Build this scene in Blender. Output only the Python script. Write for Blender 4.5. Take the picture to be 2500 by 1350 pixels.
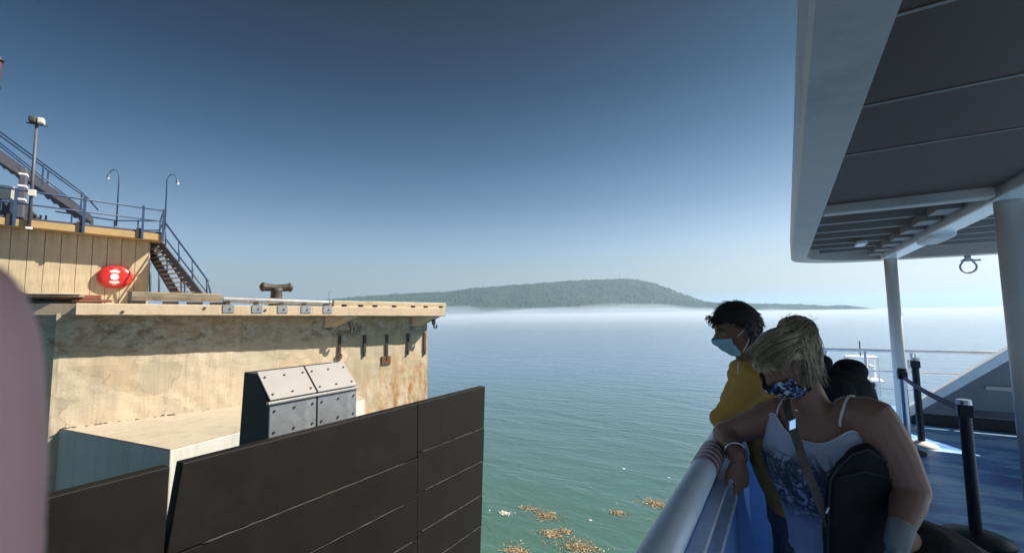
import bpy, bmesh, math, random
import numpy as np
from mathutils import Vector, Matrix, noise
R = math.radians
sc = bpy.context.scene
for o in list(bpy.data.objects):
    bpy.data.objects.remove(o)
C = sc.collection
random.seed(7)

# ------------------------------------------------------------------ camera, sky, sun, exposure
EYE = 6.5                    # camera height above the water
DECK = EYE - 1.68            # ferry deck height above the water
FPX = 1080.0                 # focal length for a picture 2500 wide
CAMROT = Matrix.Rotation(R(31.8), 3, 'Z') @ Matrix.Rotation(R(94.7), 3, 'X') @ Matrix.Rotation(R(-0.75), 3, 'Z')
CAMLOC = Vector((0, 0, EYE))
cam = bpy.data.cameras.new('camera')
camo = bpy.data.objects.new('camera', cam)
C.objects.link(camo)
camo.matrix_world = Matrix.Translation(CAMLOC) @ CAMROT.to_4x4()
cam.sensor_width = 36.0
cam.lens = 36.0 * FPX / 2500
cam.clip_start = 0.02
cam.clip_end = 60000
cam.dof.use_dof = True
cam.dof.focus_distance = 6.0
cam.dof.aperture_fstop = 8.0
sc.camera = camo

SUN_AZ, SUN_EL = 50.0, 42.5            # azimuth from +Y towards +X
world = bpy.data.worlds.new('World')
sc.world = world
world.use_nodes = True
wn, wl = world.node_tree.nodes, world.node_tree.links
bg = wn['Background']
sky = wn.new('ShaderNodeTexSky')
sky.sky_type = 'NISHITA'
sky.sun_disc = False
sky.sun_elevation = R(SUN_EL)
sky.sun_rotation = R(SUN_AZ)
sky.altitude = 0
sky.air_density = 1.0
sky.dust_density = 2.2
sky.ozone_density = 2.0
tc = wn.new('ShaderNodeTexCoord')
sp = wn.new('ShaderNodeSeparateXYZ')
wl.new(tc.outputs['Generated'], sp.inputs[0])
rp = wn.new('ShaderNodeValToRGB')       # clear deep sky overhead, pale towards the horizon, the same all round
stops = ((0.0, (1, 1, 1)), (0.14, (0.88, 0.90, 0.93)), (0.24, (0.50, 0.60, 0.67)), (0.34, (0.235, 0.365, 0.45)), (0.46, (0.075, 0.165, 0.235)), (0.58, (0.024, 0.072, 0.112)))
while len(rp.color_ramp.elements) < len(stops):
    rp.color_ramp.elements.new(0.5)
for el_, (p_, c_) in zip(rp.color_ramp.elements, stops):
    el_.position = p_
    el_.color = (*c_, 1)
wl.new(sp.outputs['Z'], rp.inputs[0])
mx = wn.new('ShaderNodeMix')
mx.data_type = 'RGBA'
mx.blend_type = 'MULTIPLY'
mx.inputs['Factor'].default_value = 1.0
wl.new(sky.outputs[0], mx.inputs['A'])
wl.new(rp.outputs[0], mx.inputs['B'])
wl.new(mx.outputs['Result'], bg.inputs['Color'])
bg.inputs['Strength'].default_value = 0.068

SUNV = Vector((math.sin(R(SUN_AZ)) * math.cos(R(SUN_EL)), math.cos(R(SUN_AZ)) * math.cos(R(SUN_EL)), math.sin(R(SUN_EL))))
sl = bpy.data.lights.new('sun', 'SUN')
sl.energy = 4.8
sl.angle = R(0.55)
sl.color = (1.0, 0.93, 0.80)
so = bpy.data.objects.new('sun', sl)
C.objects.link(so)
so.location = SUNV * 60
so.rotation_euler = SUNV.to_track_quat('Z', 'Y').to_euler()

sc.view_settings.view_transform = 'Standard'
sc.view_settings.look = 'None'
sc.view_settings.exposure = 1.05
sc.view_settings.gamma = 1.0
sc.view_settings.use_curve_mapping = False
sc.render.engine = 'CYCLES'
sc.cycles.use_denoising = True
sc.cycles.max_bounces = 6
sc.cycles.volume_bounces = 1
sc.cycles.caustics_reflective = False
sc.cycles.caustics_refractive = False
sc.cycles.sample_clamp_indirect = 6.0

# ------------------------------------------------------------------ helpers: frames and measuring
def px(x, y, d):
    """point seen at (x, y) of the 2500x1350 picture, d metres along the optical axis"""
    return CAMLOC + CAMROT @ Vector(((x - 1250) / FPX * d, -(y - 675) / FPX * d, -d))

def ray(x, y):
    return CAMROT @ Vector(((x - 1250) / FPX, -(y - 675) / FPX, -1.0))

def on_z(x, y, z):
    d = ray(x, y)
    return CAMLOC + d * ((z - EYE) / d.z)

def on_x(x, y, X):
    d = ray(x, y)
    return CAMLOC + d * (X / d.x)

PA = Vector((0.3150, 0.9491, 0)).normalized()       # along the pier wall
PY = Vector((-PA.y, PA.x, 0))                       # into the pier
PO = Vector((-14.162, 3.116, 0))
PIER = Matrix(((PA.x, PY.x, 0, PO.x), (PA.y, PY.y, 0, PO.y), (0, 0, 1, 0), (0, 0, 0, 1)))
WORLD = Matrix.Identity(4)
PINV = PIER.inverted()

def pl(x, y, yin=0.0):
    """pier coordinates of the picture point on the vertical plane yin behind the wall face"""
    d = ray(x, y)
    t = ((PO + PY * yin) - CAMLOC).dot(PY) / d.dot(PY)
    return PINV @ (CAMLOC + d * t)

ORG = {}

def thing(name, label, cat, loc=(0, 0, 0), frame=WORLD, group=None):
    o = bpy.data.objects.new(name, None)
    C.objects.link(o)
    o.empty_display_size = 0.2
    o.matrix_world = frame @ Matrix.Translation(Vector(loc))
    o['label'] = label
    o['category'] = cat
    if group:
        o['group'] = group
    ORG[o] = Vector(loc)
    return o

class MB:
    def __init__(self):
        self.v, self.f = [], []

    def add(self, vs, fs):
        n = len(self.v)
        self.v += [Vector(q) for q in vs]
        self.f += [tuple(i + n for i in q) for q in fs]
        return self

    def box(self, x0, y0, z0, x1, y1, z1):
        return self.add([(x0, y0, z0), (x1, y0, z0), (x1, y1, z0), (x0, y1, z0), (x0, y0, z1), (x1, y0, z1), (x1, y1, z1), (x0, y1, z1)],
                        [(0, 3, 2, 1), (4, 5, 6, 7), (0, 1, 5, 4), (1, 2, 6, 5), (2, 3, 7, 6), (3, 0, 4, 7)])

    def hexa(self, p8):
        """8 points, bottom four counter-clockwise then top four"""
        return self.add(p8, [(0, 3, 2, 1), (4, 5, 6, 7), (0, 1, 5, 4), (1, 2, 6, 5), (2, 3, 7, 6), (3, 0, 4, 7)])

    def beam(self, a, b, w, h, up=(0, 0, 1)):
        """rectangular bar from a to b"""
        a, b = Vector(a), Vector(b)
        d = (b - a).normalized()
        s = d.cross(Vector(up)).normalized()
        u = s.cross(d).normalized()
        p = []
        for q in (a, b):
            p += [q - s * w / 2 - u * h / 2, q + s * w / 2 - u * h / 2, q + s * w / 2 + u * h / 2, q - s * w / 2 + u * h / 2]
        return self.add(p, [(0, 1, 2, 3), (7, 6, 5, 4), (0, 4, 5, 1), (1, 5, 6, 2), (2, 6, 7, 3), (3, 7, 4, 0)])

    def tube(self, pts, r, seg=8, cap=True):
        pts = [Vector(p) for p in pts]
        rs = r if isinstance(r, (list, tuple)) else [r] * len(pts)
        rings = []
        prev = None
        for i, p in enumerate(pts):
            d = (pts[min(i + 1, len(pts) - 1)] - pts[max(i - 1, 0)]).normalized()
            if prev is None:
                ref = Vector((0, 0, 1)) if abs(d.z) < 0.9 else Vector((1, 0, 0))
                s = d.cross(ref).normalized()
            else:
                s = (prev - d * prev.dot(d)).normalized()
            prev = s
            u = d.cross(s)
            rings.append([p + (s * math.cos(2 * math.pi * k / seg) + u * math.sin(2 * math.pi * k / seg)) * rs[i] for k in range(seg)])
        return self.loft(rings, cap)

    def loft(self, rings, cap=True):
        seg = len(rings[0])
        vs = [p for rg in rings for p in rg]
        fs = []
        for i in range(len(rings) - 1):
            for k in range(seg):
                k2 = (k + 1) % seg
                fs.append((i * seg + k, i * seg + k2, (i + 1) * seg + k2, (i + 1) * seg + k))
        if cap:
            fs.append(tuple(range(seg - 1, -1, -1)))
            fs.append(tuple((len(rings) - 1) * seg + k for k in range(seg)))
        return self.add(vs, fs)

    def prism(self, poly, vec):
        vec = Vector(vec)
        poly = [Vector(p) for p in poly]
        n = len(poly)
        fs = [tuple(range(n - 1, -1, -1)), tuple(range(n, 2 * n))]
        for k in range(n):
            k2 = (k + 1) % n
            fs.append((k, k2, n + k2, n + k))
        return self.add(poly + [p + vec for p in poly], fs)

    def ellipsoid(self, c, rx, ry, rz, nu=16, nv=10, mat=None):
        c = Vector(c)
        vs = [Vector((0, 0, rz))]
        for j in range(1, nv):
            t = math.pi * j / nv
            for i in range(nu):
                p = 2 * math.pi * i / nu
                vs.append(Vector((rx * math.sin(t) * math.cos(p), ry * math.sin(t) * math.sin(p), rz * math.cos(t))))
        vs.append(Vector((0, 0, -rz)))
        if mat is not None:
            vs = [mat @ q for q in vs]
        fs = []
        for i in range(nu):
            fs.append((0, 1 + i, 1 + (i + 1) % nu))
            fs.append((len(vs) - 1, 1 + (nv - 2) * nu + (i + 1) % nu, 1 + (nv - 2) * nu + i))
        for j in range(nv - 2):
            for i in range(nu):
                a, b = 1 + j * nu + i, 1 + j * nu + (i + 1) % nu
                fs.append((a, a + nu, b + nu, b))
        return self.add([c + q for q in vs], fs)

def bevelled(o, w, seg=2):
    m = o.modifiers.new('bevel', 'BEVEL')
    m.width = w
    m.segments = seg
    m.limit_method = 'ANGLE'
    m.angle_limit = R(35)
    return o

def obj(name, mb, mat, parent=None, frame=WORLD, at=None, smooth=False, bevel=0, label=None, cat=None, group=None, kind=None):
    """link the collected shape as ONE mesh object; at = its own origin in the coordinates of the frame"""
    o0 = ORG[parent] if parent is not None else Vector((0, 0, 0))
    org = Vector(at) if at is not None else o0
    me = bpy.data.meshes.new(name)
    me.from_pydata([tuple(p - org) for p in mb.v], [], mb.f)
    bm = bmesh.new()
    bm.from_mesh(me)
    bmesh.ops.recalc_face_normals(bm, faces=bm.faces)
    bm.to_mesh(me)
    bm.free()
    if smooth:
        me.polygons.foreach_set('use_smooth', [True] * len(me.polygons))
    me.materials.append(mat)
    o = bpy.data.objects.new(name, me)
    C.objects.link(o)
    if parent is not None:
        o.parent = parent
        o.location = org - o0
    else:
        o.matrix_world = frame @ Matrix.Translation(org)
    ORG[o] = org
    if label:
        o['label'] = label
    if cat:
        o['category'] = cat
    if group:
        o['group'] = group
    if kind:
        o['kind'] = kind
    if bevel:
        bevelled(o, bevel)
    return o

def piece(src, at, parent=None, rot=None, mat=None):
    """another piece of the same kind: shares the mesh"""
    c = src.copy()
    C.objects.link(c)
    p = parent if parent is not None else src.parent
    c.parent = p
    c.location = Vector(at) - ORG[p]
    if rot is not None:
        c.rotation_euler = rot
    ORG[c] = Vector(at)
    return c

def dup(root, loc, frame=WORLD, rotz=0.0, label=None, scale=1.0):
    """a copy of a thing with copies of its parts and sub-parts"""
    c = root.copy()
    C.objects.link(c)
    c.matrix_world = frame @ Matrix.Translation(Vector(loc)) @ Matrix.Rotation(rotz, 4, 'Z') @ Matrix.Scale(scale, 4)
    if label:
        c['label'] = label
    ORG[c] = Vector(loc)
    for ch in list(root.children):
        d = ch.copy()
        C.objects.link(d)
        d.parent = c
        for g in list(ch.children):
            h = g.copy()
            C.objects.link(h)
            h.parent = d
    return c

# ------------------------------------------------------------------ materials
class NT:
    def __init__(self, name):
        self.m = bpy.data.materials.new(name)
        self.m.use_nodes = True
        self.n, self.l = self.m.node_tree.nodes, self.m.node_tree.links
        self.b = self.n['Principled BSDF']
        self.tc = self.n.new('ShaderNodeTexCoord')

    def map(self, scale=(1, 1, 1), loc=(0, 0, 0), rot=(0, 0, 0), src='Object'):
        mp = self.n.new('ShaderNodeMapping')
        mp.inputs['Scale'].default_value = scale
        mp.inputs['Location'].default_value = loc
        mp.inputs['Rotation'].default_value = rot
        self.l.new(self.tc.outputs[src], mp.inputs[0])
        return mp.outputs[0]

    def noise(self, vec, scale, detail=6, rough=0.6, dist=0.0):
        t = self.n.new('ShaderNodeTexNoise')
        t.inputs['Scale'].default_value = scale
        t.inputs['Detail'].default_value = detail
        t.inputs['Roughness'].default_value = rough
        t.inputs['Distortion'].default_value = dist
        self.l.new(vec, t.inputs['Vector'])
        return t.outputs['Fac']

    def voro(self, vec, scale, out='Distance', feature='F1'):
        t = self.n.new('ShaderNodeTexVoronoi')
        t.feature = feature
        t.inputs['Scale'].default_value = scale
        self.l.new(vec, t.inputs['Vector'])
        return t.outputs[out]

    def ramp(self, fac, stops, interp='LINEAR'):
        r = self.n.new('ShaderNodeValToRGB')
        r.color_ramp.interpolation = interp
        el = r.color_ramp.elements
        while len(el) < len(stops):
            el.new(0.5)
        for k, (p, c) in enumerate(stops):
            el[k].position = p
            el[k].color = (c[0], c[1], c[2], 1) if isinstance(c, (tuple, list)) else (c, c, c, 1)
        self.l.new(fac, r.inputs[0])
        return r.outputs[0]

    def mix(self, fac, a, b, blend='MIX'):
        m = self.n.new('ShaderNodeMix')
        m.data_type = 'RGBA'
        m.blend_type = blend
        for key, val in (('Factor', fac), ('A', a), ('B', b)):
            if isinstance(val, (int, float)) and key == 'Factor':
                m.inputs['Factor'].default_value = val
            elif isinstance(val, (tuple, list)):
                m.inputs[key].default_value = (val[0], val[1], val[2], 1)
            else:
                self.l.new(val, m.inputs[key])
        return m.outputs['Result']

    def math(self, op, a, b=0.0, clamp=False):
        m = self.n.new('ShaderNodeMath')
        m.operation = op
        m.use_clamp = clamp
        for k, val in enumerate((a, b)):
            if isinstance(val, (int, float)):
                m.inputs[k].default_value = val
            else:
                self.l.new(val, m.inputs[k])
        return m.outputs[0]

    def sep(self, vec):
        s = self.n.new('ShaderNodeSeparateXYZ')
        self.l.new(vec, s.inputs[0])
        return s.outputs

    def bump(self, h, strength=0.3, dist=0.01):
        b = self.n.new('ShaderNodeBump')
        b.inputs['Strength'].default_value = strength
        b.inputs['Distance'].default_value = dist
        self.l.new(h, b.inputs['Height'])
        self.l.new(b.outputs[0], self.b.inputs['Normal'])

    def set(self, color=None, rough=None, metal=None, spec=None):
        for key, val in (('Base Color', color), ('Roughness', rough), ('Metallic', metal), ('Specular IOR Level', spec)):
            if val is None:
                continue
            if isinstance(val, (int, float)):
                self.b.inputs[key].default_value = val
            elif isinstance(val, (tuple, list)):
                self.b.inputs[key].default_value = (val[0], val[1], val[2], 1)
            else:
                self.l.new(val, self.b.inputs[key])
        return self.m

def sc3(c, k):
    return tuple(min(1, q * k) for q in c)

def plain(name, col, rough=0.6, metal=0.0, var=0.18, scale=4, bump=0.15, bscale=60, bdist=0.004, stretch=(1, 1, 1), spec=0.5, dirt=None, dirt_amt=0.4):
    t = NT(name)
    v = t.map(stretch)
    n1 = t.noise(v, scale, 6, 0.65)
    c = t.ramp(n1, [(0.25, sc3(col, 1 - var)), (0.75, sc3(col, 1 + var))])
    if dirt:
        n3 = t.noise(t.map(stretch, (3, 7, 1)), scale * 0.7, 8, 0.7)
        c = t.mix(t.ramp(n3, [(0.52, 0.0), (0.68, dirt_amt)]), c, dirt)
    n2 = t.noise(v, bscale, 4, 0.6)
    if bump:
        t.bump(n2, bump, bdist)
    rr = t.ramp(n1, [(0.2, max(0, rough - 0.08)), (0.8, min(1, rough + 0.08))])
    return t.set(c, rr, metal, spec)

def wood(name, c1, c2, scale=6, axis=0, rough=0.8):
    t = NT(name)
    s = [1, 1, 1]
    s[axis] = 0.06
    v = t.map(tuple(s))
    n = t.noise(v, scale * 4, 8, 0.7, 0.4)
    c = t.ramp(n, [(0.3, c2), (0.45, c1), (0.6, sc3(c1, 1.15)), (0.72, c2)])
    n2 = t.noise(t.map(), 3, 5)
    c = t.mix(t.ramp(n2, [(0.45, 0.0), (0.7, 0.45)]), c, sc3(c2, 0.8))
    t.bump(n, 0.5, 0.01)
    return t.set(c, rough)

def concrete(name, base, mode=None):
    t = NT(name)
    v = t.map()
    big = t.noise(v, 0.9, 8, 0.65, 0.3)
    c = t.ramp(big, [(0.3, sc3(base, 0.80)), (0.48, base), (0.62, sc3(base, 1.08)), (0.75, (base[0] * 0.98, base[1] * 0.9, base[2] * 0.82))])
    fine = t.noise(v, 22, 6, 0.7)
    c = t.mix(0.55, c, t.ramp(fine, [(0.3, sc3(base, 0.78)), (0.7, sc3(base, 1.12))]), 'MIX')
    st = t.noise(t.map((3.0, 3.0, 0.22)), 1.4, 7, 0.7)
    c = t.mix(t.ramp(st, [(0.5, 0.0), (0.7, 0.42)]), c, sc3(base, 0.52))
    if mode == 'wall':
        s = t.sep(t.map())
        # old wet-looking grey band and flaked render under the slab, with a broken lower edge
        lump = t.noise(t.map((0.8, 0.8, 1.3)), 1.6, 8, 0.72)
        z = t.math('ADD', s[2], t.math('MULTIPLY', t.math('SUBTRACT', lump, 0.5), 1.5))
        band = t.ramp(t.math('MULTIPLY', t.math('SUBTRACT', z, 5.45), 1.6, True), [(0.0, 0.0), (0.35, 0.28), (0.7, 0.78)])
        flake = t.ramp(t.noise(t.map((1, 1, 1.5)), 3.2, 10, 0.75), [(0.42, (0.085, 0.075, 0.05)), (0.47, (0.22, 0.20, 0.15)), (0.52, (0.34, 0.33, 0.28)), (0.60, (0.46, 0.47, 0.44))])
        c = t.mix(band, c, flake)
        # large repaired patches
        pv = t.noise(t.map((0.55, 0.55, 0.8), (4, 2, 9)), 1.3, 3, 0.5)
        c = t.mix(t.ramp(pv, [(0.56, 0.0), (0.575, 0.45)]), c, (base[0] * 0.8, base[1] * 0.75, base[2] * 0.7))
        # outlined repair patches and pour lines
        wv = t.n.new('ShaderNodeVectorMath')
        wv.operation = 'ADD'
        t.l.new(t.map((0.55, 0.0, 0.75)), wv.inputs[0])
        nz_ = t.n.new('ShaderNodeTexNoise')
        nz_.inputs['Scale'].default_value = 1.6
        nz_.inputs['Detail'].default_value = 5
        t.l.new(t.map(), nz_.inputs['Vector'])
        sc_ = t.n.new('ShaderNodeVectorMath')
        sc_.operation = 'SCALE'
        sc_.inputs['Scale'].default_value = 0.55
        t.l.new(nz_.outputs['Color'], sc_.inputs[0])
        t.l.new(sc_.outputs[0], wv.inputs[1])
        cl = t.sep(t.voro(wv.outputs[0], 1.15, 'Color'))
        c = t.mix(t.ramp(cl[0], [(0.0, 0.0), (0.55, 0.0), (0.57, 0.42), (1.0, 0.42)]), c, (base[0] * 0.80, base[1] * 0.74, base[2] * 0.66))
        c = t.mix(t.ramp(cl[1], [(0.0, 0.0), (0.66, 0.0), (0.68, 0.5), (1.0, 0.5)]), c, (base[0] * 0.72, base[1] * 0.76, base[2] * 0.80))
        ed = t.voro(wv.outputs[0], 1.15, 'Distance', 'DISTANCE_TO_EDGE')
        c = t.mix(t.math('MULTIPLY', t.ramp(ed, [(0.0, 0.28), (0.02, 0.0)]), t.ramp(lump, [(0.45, 0.2), (0.55, 1.0)])), c, (0.20, 0.16, 0.11))
        dr = t.noise(t.map((7.0, 7.0, 0.18), (1, 5, 2)), 1.5, 6, 0.7)
        c = t.mix(t.ramp(dr, [(0.56, 0.0), (0.70, 0.4)]), c, (0.24, 0.19, 0.12))
        dr2 = t.noise(t.map((9.0, 9.0, 0.2), (6, 1, 2)), 1.3, 6, 0.7)
        c = t.mix(t.ramp(dr2, [(0.60, 0.0), (0.72, 0.3)]), c, (0.74, 0.68, 0.56))
        # rust bleeding low at the far end
        far = t.math('MULTIPLY', t.math('SUBTRACT', s[0], 5.6), 0.28, True)
        low = t.math('MULTIPLY', t.math('SUBTRACT', 5.3, s[2]), 0.8, True)
        rn = t.noise(t.map((1.6, 1.6, 0.45), (2, 8, 3)), 2.6, 9, 0.75)
        rust = t.math('MULTIPLY', t.math('MULTIPLY', far, t.math('ADD', low, 0.15)), t.ramp(rn, [(0.44, 0.0), (0.6, 1.0)]))
        c = t.mix(rust, c, (0.36, 0.17, 0.05))
        # fine cracks
        cr = t.voro(t.map((1, 1, 1.2)), 1.7, 'Distance', 'DISTANCE_TO_EDGE')
        ck = t.math('MULTIPLY', t.ramp(cr, [(0.0, 1.0), (0.012, 0.0)]), t.ramp(lump, [(0.5, 0.0), (0.6, 0.7)]))
        c = t.mix(ck, c, (0.06, 0.05, 0.035))
        hb = t.math('ADD', t.math('MULTIPLY', fine, 0.5), t.math('MULTIPLY', lump, 1.2))
        t.bump(hb, 0.3, 0.02)
    else:
        t.bump(fine, 0.4, 0.01)
    return t.set(c, 0.9, 0, 0.25)

def rusty(name, col=(0.16, 0.075, 0.04)):
    return plain(name, col, 0.9, 0.0, 0.45, 14, 0.5, 40, 0.006)

M = {}
M['wall'] = concrete('weathered_concrete', (0.60, 0.50, 0.37), 'wall')
M['slab'] = concrete('slab_concrete', (0.60, 0.47, 0.34))
M['floor'] = concrete('platform_concrete', (0.42, 0.36, 0.28))
M['face'] = concrete('lightened_face_concrete', (0.52, 0.50, 0.47))  # vertical faces coloured lighter than the top to offset their dim shade
M['siding'] = wood('siding_wood', (0.52, 0.41, 0.27), (0.42, 0.32, 0.20), 3, 2)
M['roof_edge'] = plain('roof_edge_paint', (0.46, 0.31, 0.14), 0.75, 0, 0.2, 2.5, 0.2, 30)
M['timber'] = wood('old_timber', (0.27, 0.215, 0.15), (0.07, 0.05, 0.035), 3, 0)
M['kerb'] = wood('kerb_timber', (0.52, 0.43, 0.31), (0.32, 0.25, 0.17), 3, 0)
M['red_wood'] = wood('red_brown_wood', (0.22, 0.08, 0.05), (0.10, 0.04, 0.03), 3, 0)
M['dark_wood'] = wood('dark_wood', (0.05, 0.04, 0.035), (0.02, 0.016, 0.014), 3, 0)
M['blue_steel'] = plain('blue_painted_steel', (0.035, 0.07, 0.15), 0.45, 0.0, 0.25, 9, 0.1, 60, 0.002, spec=0.5)
M['grey_steel'] = plain('grey_purple_steel', (0.085, 0.085, 0.11), 0.55, 0.0, 0.2, 6, 0.1)
M['galv'] = plain('galvanized_steel', (0.42, 0.42, 0.43), 0.42, 0.6, 0.15, 7, 0.12, 50, 0.002)
M['plate'] = plain('fender_plate', (0.27, 0.29, 0.32), 0.4, 0.5, 0.12, 5, 0.15, 25, 0.003, dirt=(0.6, 0.6, 0.62), dirt_amt=0.3)
M['plate_top'] = plain('fender_top_plate', (0.25, 0.232, 0.232), 0.55, 0.0, 0.08, 4, 0.1, 25, 0.003)
M['fender_frame'] = plain('fender_dark_frame', (0.040, 0.041, 0.034), 0.75, 0, 0.3, 4)
M['rubber'] = plain('black_fender_facing', (0.0058, 0.0046, 0.0040), 0.66, 0, 0.3, 2, 0.25, 10, 0.008, spec=0.25, dirt=(0.022, 0.015, 0.012), dirt_amt=0.3)
M['bead'] = plain('scuffed_bead', (0.024, 0.020, 0.017), 0.7, 0, 0.5, 9, 0.5, 30, 0.01)
M['iron'] = plain('weathered_iron', (0.055, 0.046, 0.038), 0.6, 0.2, 0.35, 12, 0.35, 40, 0.005)
M['rust'] = rusty('rust')
M['black'] = plain('black_metal', (0.015, 0.015, 0.016), 0.5, 0, 0.2, 6, 0.05)
M['red'] = plain('red_plastic', (0.58, 0.028, 0.022), 0.32, 0, 0.06, 3, 0.0)
M['white'] = plain('white_paint', (0.78, 0.78, 0.78), 0.45, 0, 0.05, 4, 0.04)
M['lamp_white'] = plain('lamp_glass', (0.75, 0.78, 0.8), 0.2, 0, 0.03, 4, 0)
M['offwhite'] = plain('offwhite_panel', (0.62, 0.57, 0.5), 0.6, 0, 0.08, 3, 0.05)
M['navy'] = plain('navy_panel', (0.05, 0.055, 0.085), 0.5, 0, 0.1, 3, 0.05)
M['ferry_white'] = plain('ferry_white_paint', (0.82, 0.83, 0.84), 0.28, 0, 0.06, 2.5, 0.08, 14, 0.003, dirt=(0.35, 0.33, 0.29), dirt_amt=0.35)
M['rim_grey'] = plain('canopy_rim_paint', (0.54, 0.46, 0.39), 0.42, 0, 0.1, 2, 0.1, 8, 0.004, dirt=(0.2, 0.2, 0.2), dirt_amt=0.4)
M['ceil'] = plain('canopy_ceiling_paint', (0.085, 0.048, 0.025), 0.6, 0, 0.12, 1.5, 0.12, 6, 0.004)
M['ceil_joist'] = plain('joist_paint', (0.30, 0.25, 0.21), 0.5, 0, 0.1, 2, 0.1)
M['beam'] = plain('beam_paint', (0.78, 0.76, 0.72), 0.14, 0, 0.05, 2, 0.03, spec=0.8)
M['column'] = plain('column_paint', (0.66, 0.60, 0.53), 0.35, 0, 0.05, 3, 0.05)
M['steel'] = plain('brushed_steel', (0.55, 0.55, 0.56), 0.3, 0.9, 0.1, 4, 0.05, stretch=(1, 1, 0.1))
M['base_white'] = plain('pale_base', (0.70, 0.66, 0.60), 0.45, 0, 0.05, 4, 0.05)
M['hull'] = plain('hull_white', (0.68, 0.69, 0.70), 0.35, 0, 0.06, 1, 0.05)
M['ramp_grey'] = plain('ramp_grey', (0.22, 0.22, 0.23), 0.55, 0, 0.1, 3, 0.1)

t = NT('blue_deck')
n1 = t.noise(t.map((1.0, 2.6, 1.0), rot=(0, 0, R(-28))), 1.1, 7, 0.65, 0.6)
c = t.ramp(n1, [(0.32, (0.06, 0.12, 0.40)), (0.44, (0.13, 0.28, 0.68)), (0.53, (0.27, 0.55, 0.88)), (0.62, (0.58, 0.78, 0.94))])
n2 = t.noise(t.map((1, 3, 1), rot=(0, 0, R(-28))), 9, 6, 0.7)
c = t.mix(t.ramp(n2, [(0.5, 0.0), (0.72, 0.35)]), c, (0.02, 0.05, 0.16))
t.bump(t.noise(t.map(), 30, 4), 0.15, 0.004)
M['deck'] = t.set(c, t.ramp(n2, [(0.3, 0.22), (0.7, 0.45)]))
t = NT('blue_bulwark')
n1 = t.noise(t.map(), 2.2, 6, 0.65)
c = t.ramp(n1, [(0.3, (0.20, 0.38, 0.78)), (0.7, (0.30, 0.50, 0.86))])
M['bulwark'] = t.set(c, 0.22)

# water: green body colour under a rippled, reflecting surface
t = NT('sea_water')
v = t.map((1.0, 1.0, 1.0), rot=(0, 0, R(-31.8)))
big = t.noise(t.map((0.35, 1.0, 1), rot=(0, 0, R(-31.8))), 0.55, 4, 0.55, 0.6)
mid = t.noise(t.map((0.45, 1.0, 1), rot=(0, 0, R(-24))), 1.7, 5, 0.6, 0.8)
h = t.math('ADD', t.math('MULTIPLY', big, 1.0), t.math('MULTIPLY', mid, 0.34))
t.bump(h, 0.42, 0.30)
patch = t.noise(v, 0.07, 4, 0.5)
c = t.ramp(patch, [(0.3, (0.050, 0.108, 0.094)), (0.7, (0.064, 0.130, 0.112))])
geo = t.n.new('ShaderNodeNewGeometry')          # body colour turns blue with distance, standing in for weak sky reflection
ln = t.n.new('ShaderNodeVectorMath')
ln.operation = 'DISTANCE'
t.l.new(geo.outputs['Position'], ln.inputs[0])
ln.inputs[1].default_value = (-8, 4, 0)
c = t.mix(t.ramp(t.math('MULTIPLY', ln.outputs['Value'], 0.01, True), [(0.08, 0.0), (0.5, 1.0)]), c, (0.105, 0.175, 0.285))
t.set(c, 0.09, 0, 0.5)
t.b.inputs['IOR'].default_value = 1.33
M['water'] = t.m

t = NT('forest')
n = t.noise(t.map(), 0.02, 6, 0.7)
c = t.ramp(n, [(0.3, (0.022, 0.043, 0.018)), (0.55, (0.042, 0.068, 0.028)), (0.75, (0.075, 0.095, 0.04))])
M['forest'] = t.set(c, 0.95, 0, 0.1)

def volume(name, color, density, aniso=0.3):
    m = bpy.data.materials.new(name)
    m.use_nodes = True
    nt = m.node_tree
    nt.nodes.remove(nt.nodes['Principled BSDF'])
    vp = nt.nodes.new('ShaderNodeVolumePrincipled')
    vp.inputs['Color'].default_value = (*color, 1)
    vp.inputs['Density'].default_value = density
    vp.inputs['Anisotropy'].default_value = aniso
    nt.links.new(vp.outputs[0], nt.nodes['Material Output'].inputs['Volume'])
    return m
M['haze'] = volume('haze_air', (0.54, 0.76, 1.0), 0.00026, 0.3)
M['mist'] = volume('mist_air', (0.78, 0.87, 1.0), 0.0026, 0.2)

# ------------------------------------------------------------------ setting: water, hill, air
S = 9000
obj('water', MB().add([(-S, -S, 0), (S, -S, 0), (S, S, 0), (-S, S, 0)], [(0, 1, 2, 3)]), M['water'], kind='structure')

def along(x, D):
    """ground point below picture column x at horizontal distance D"""
    d = ray(x, 764 - 0.013 * (x - 1250))
    d = Vector((d.x, d.y, 0))
    q = CAMROT @ Vector((0, 0, -1))
    q = Vector((q.x, q.y, 0)).normalized()
    return CAMLOC * 0 + Vector((CAMLOC.x, CAMLOC.y, 0)) + d * (D / d.dot(q))

def interp(xs, ys, x):
    return float(np.interp(x, xs, ys))

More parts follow.
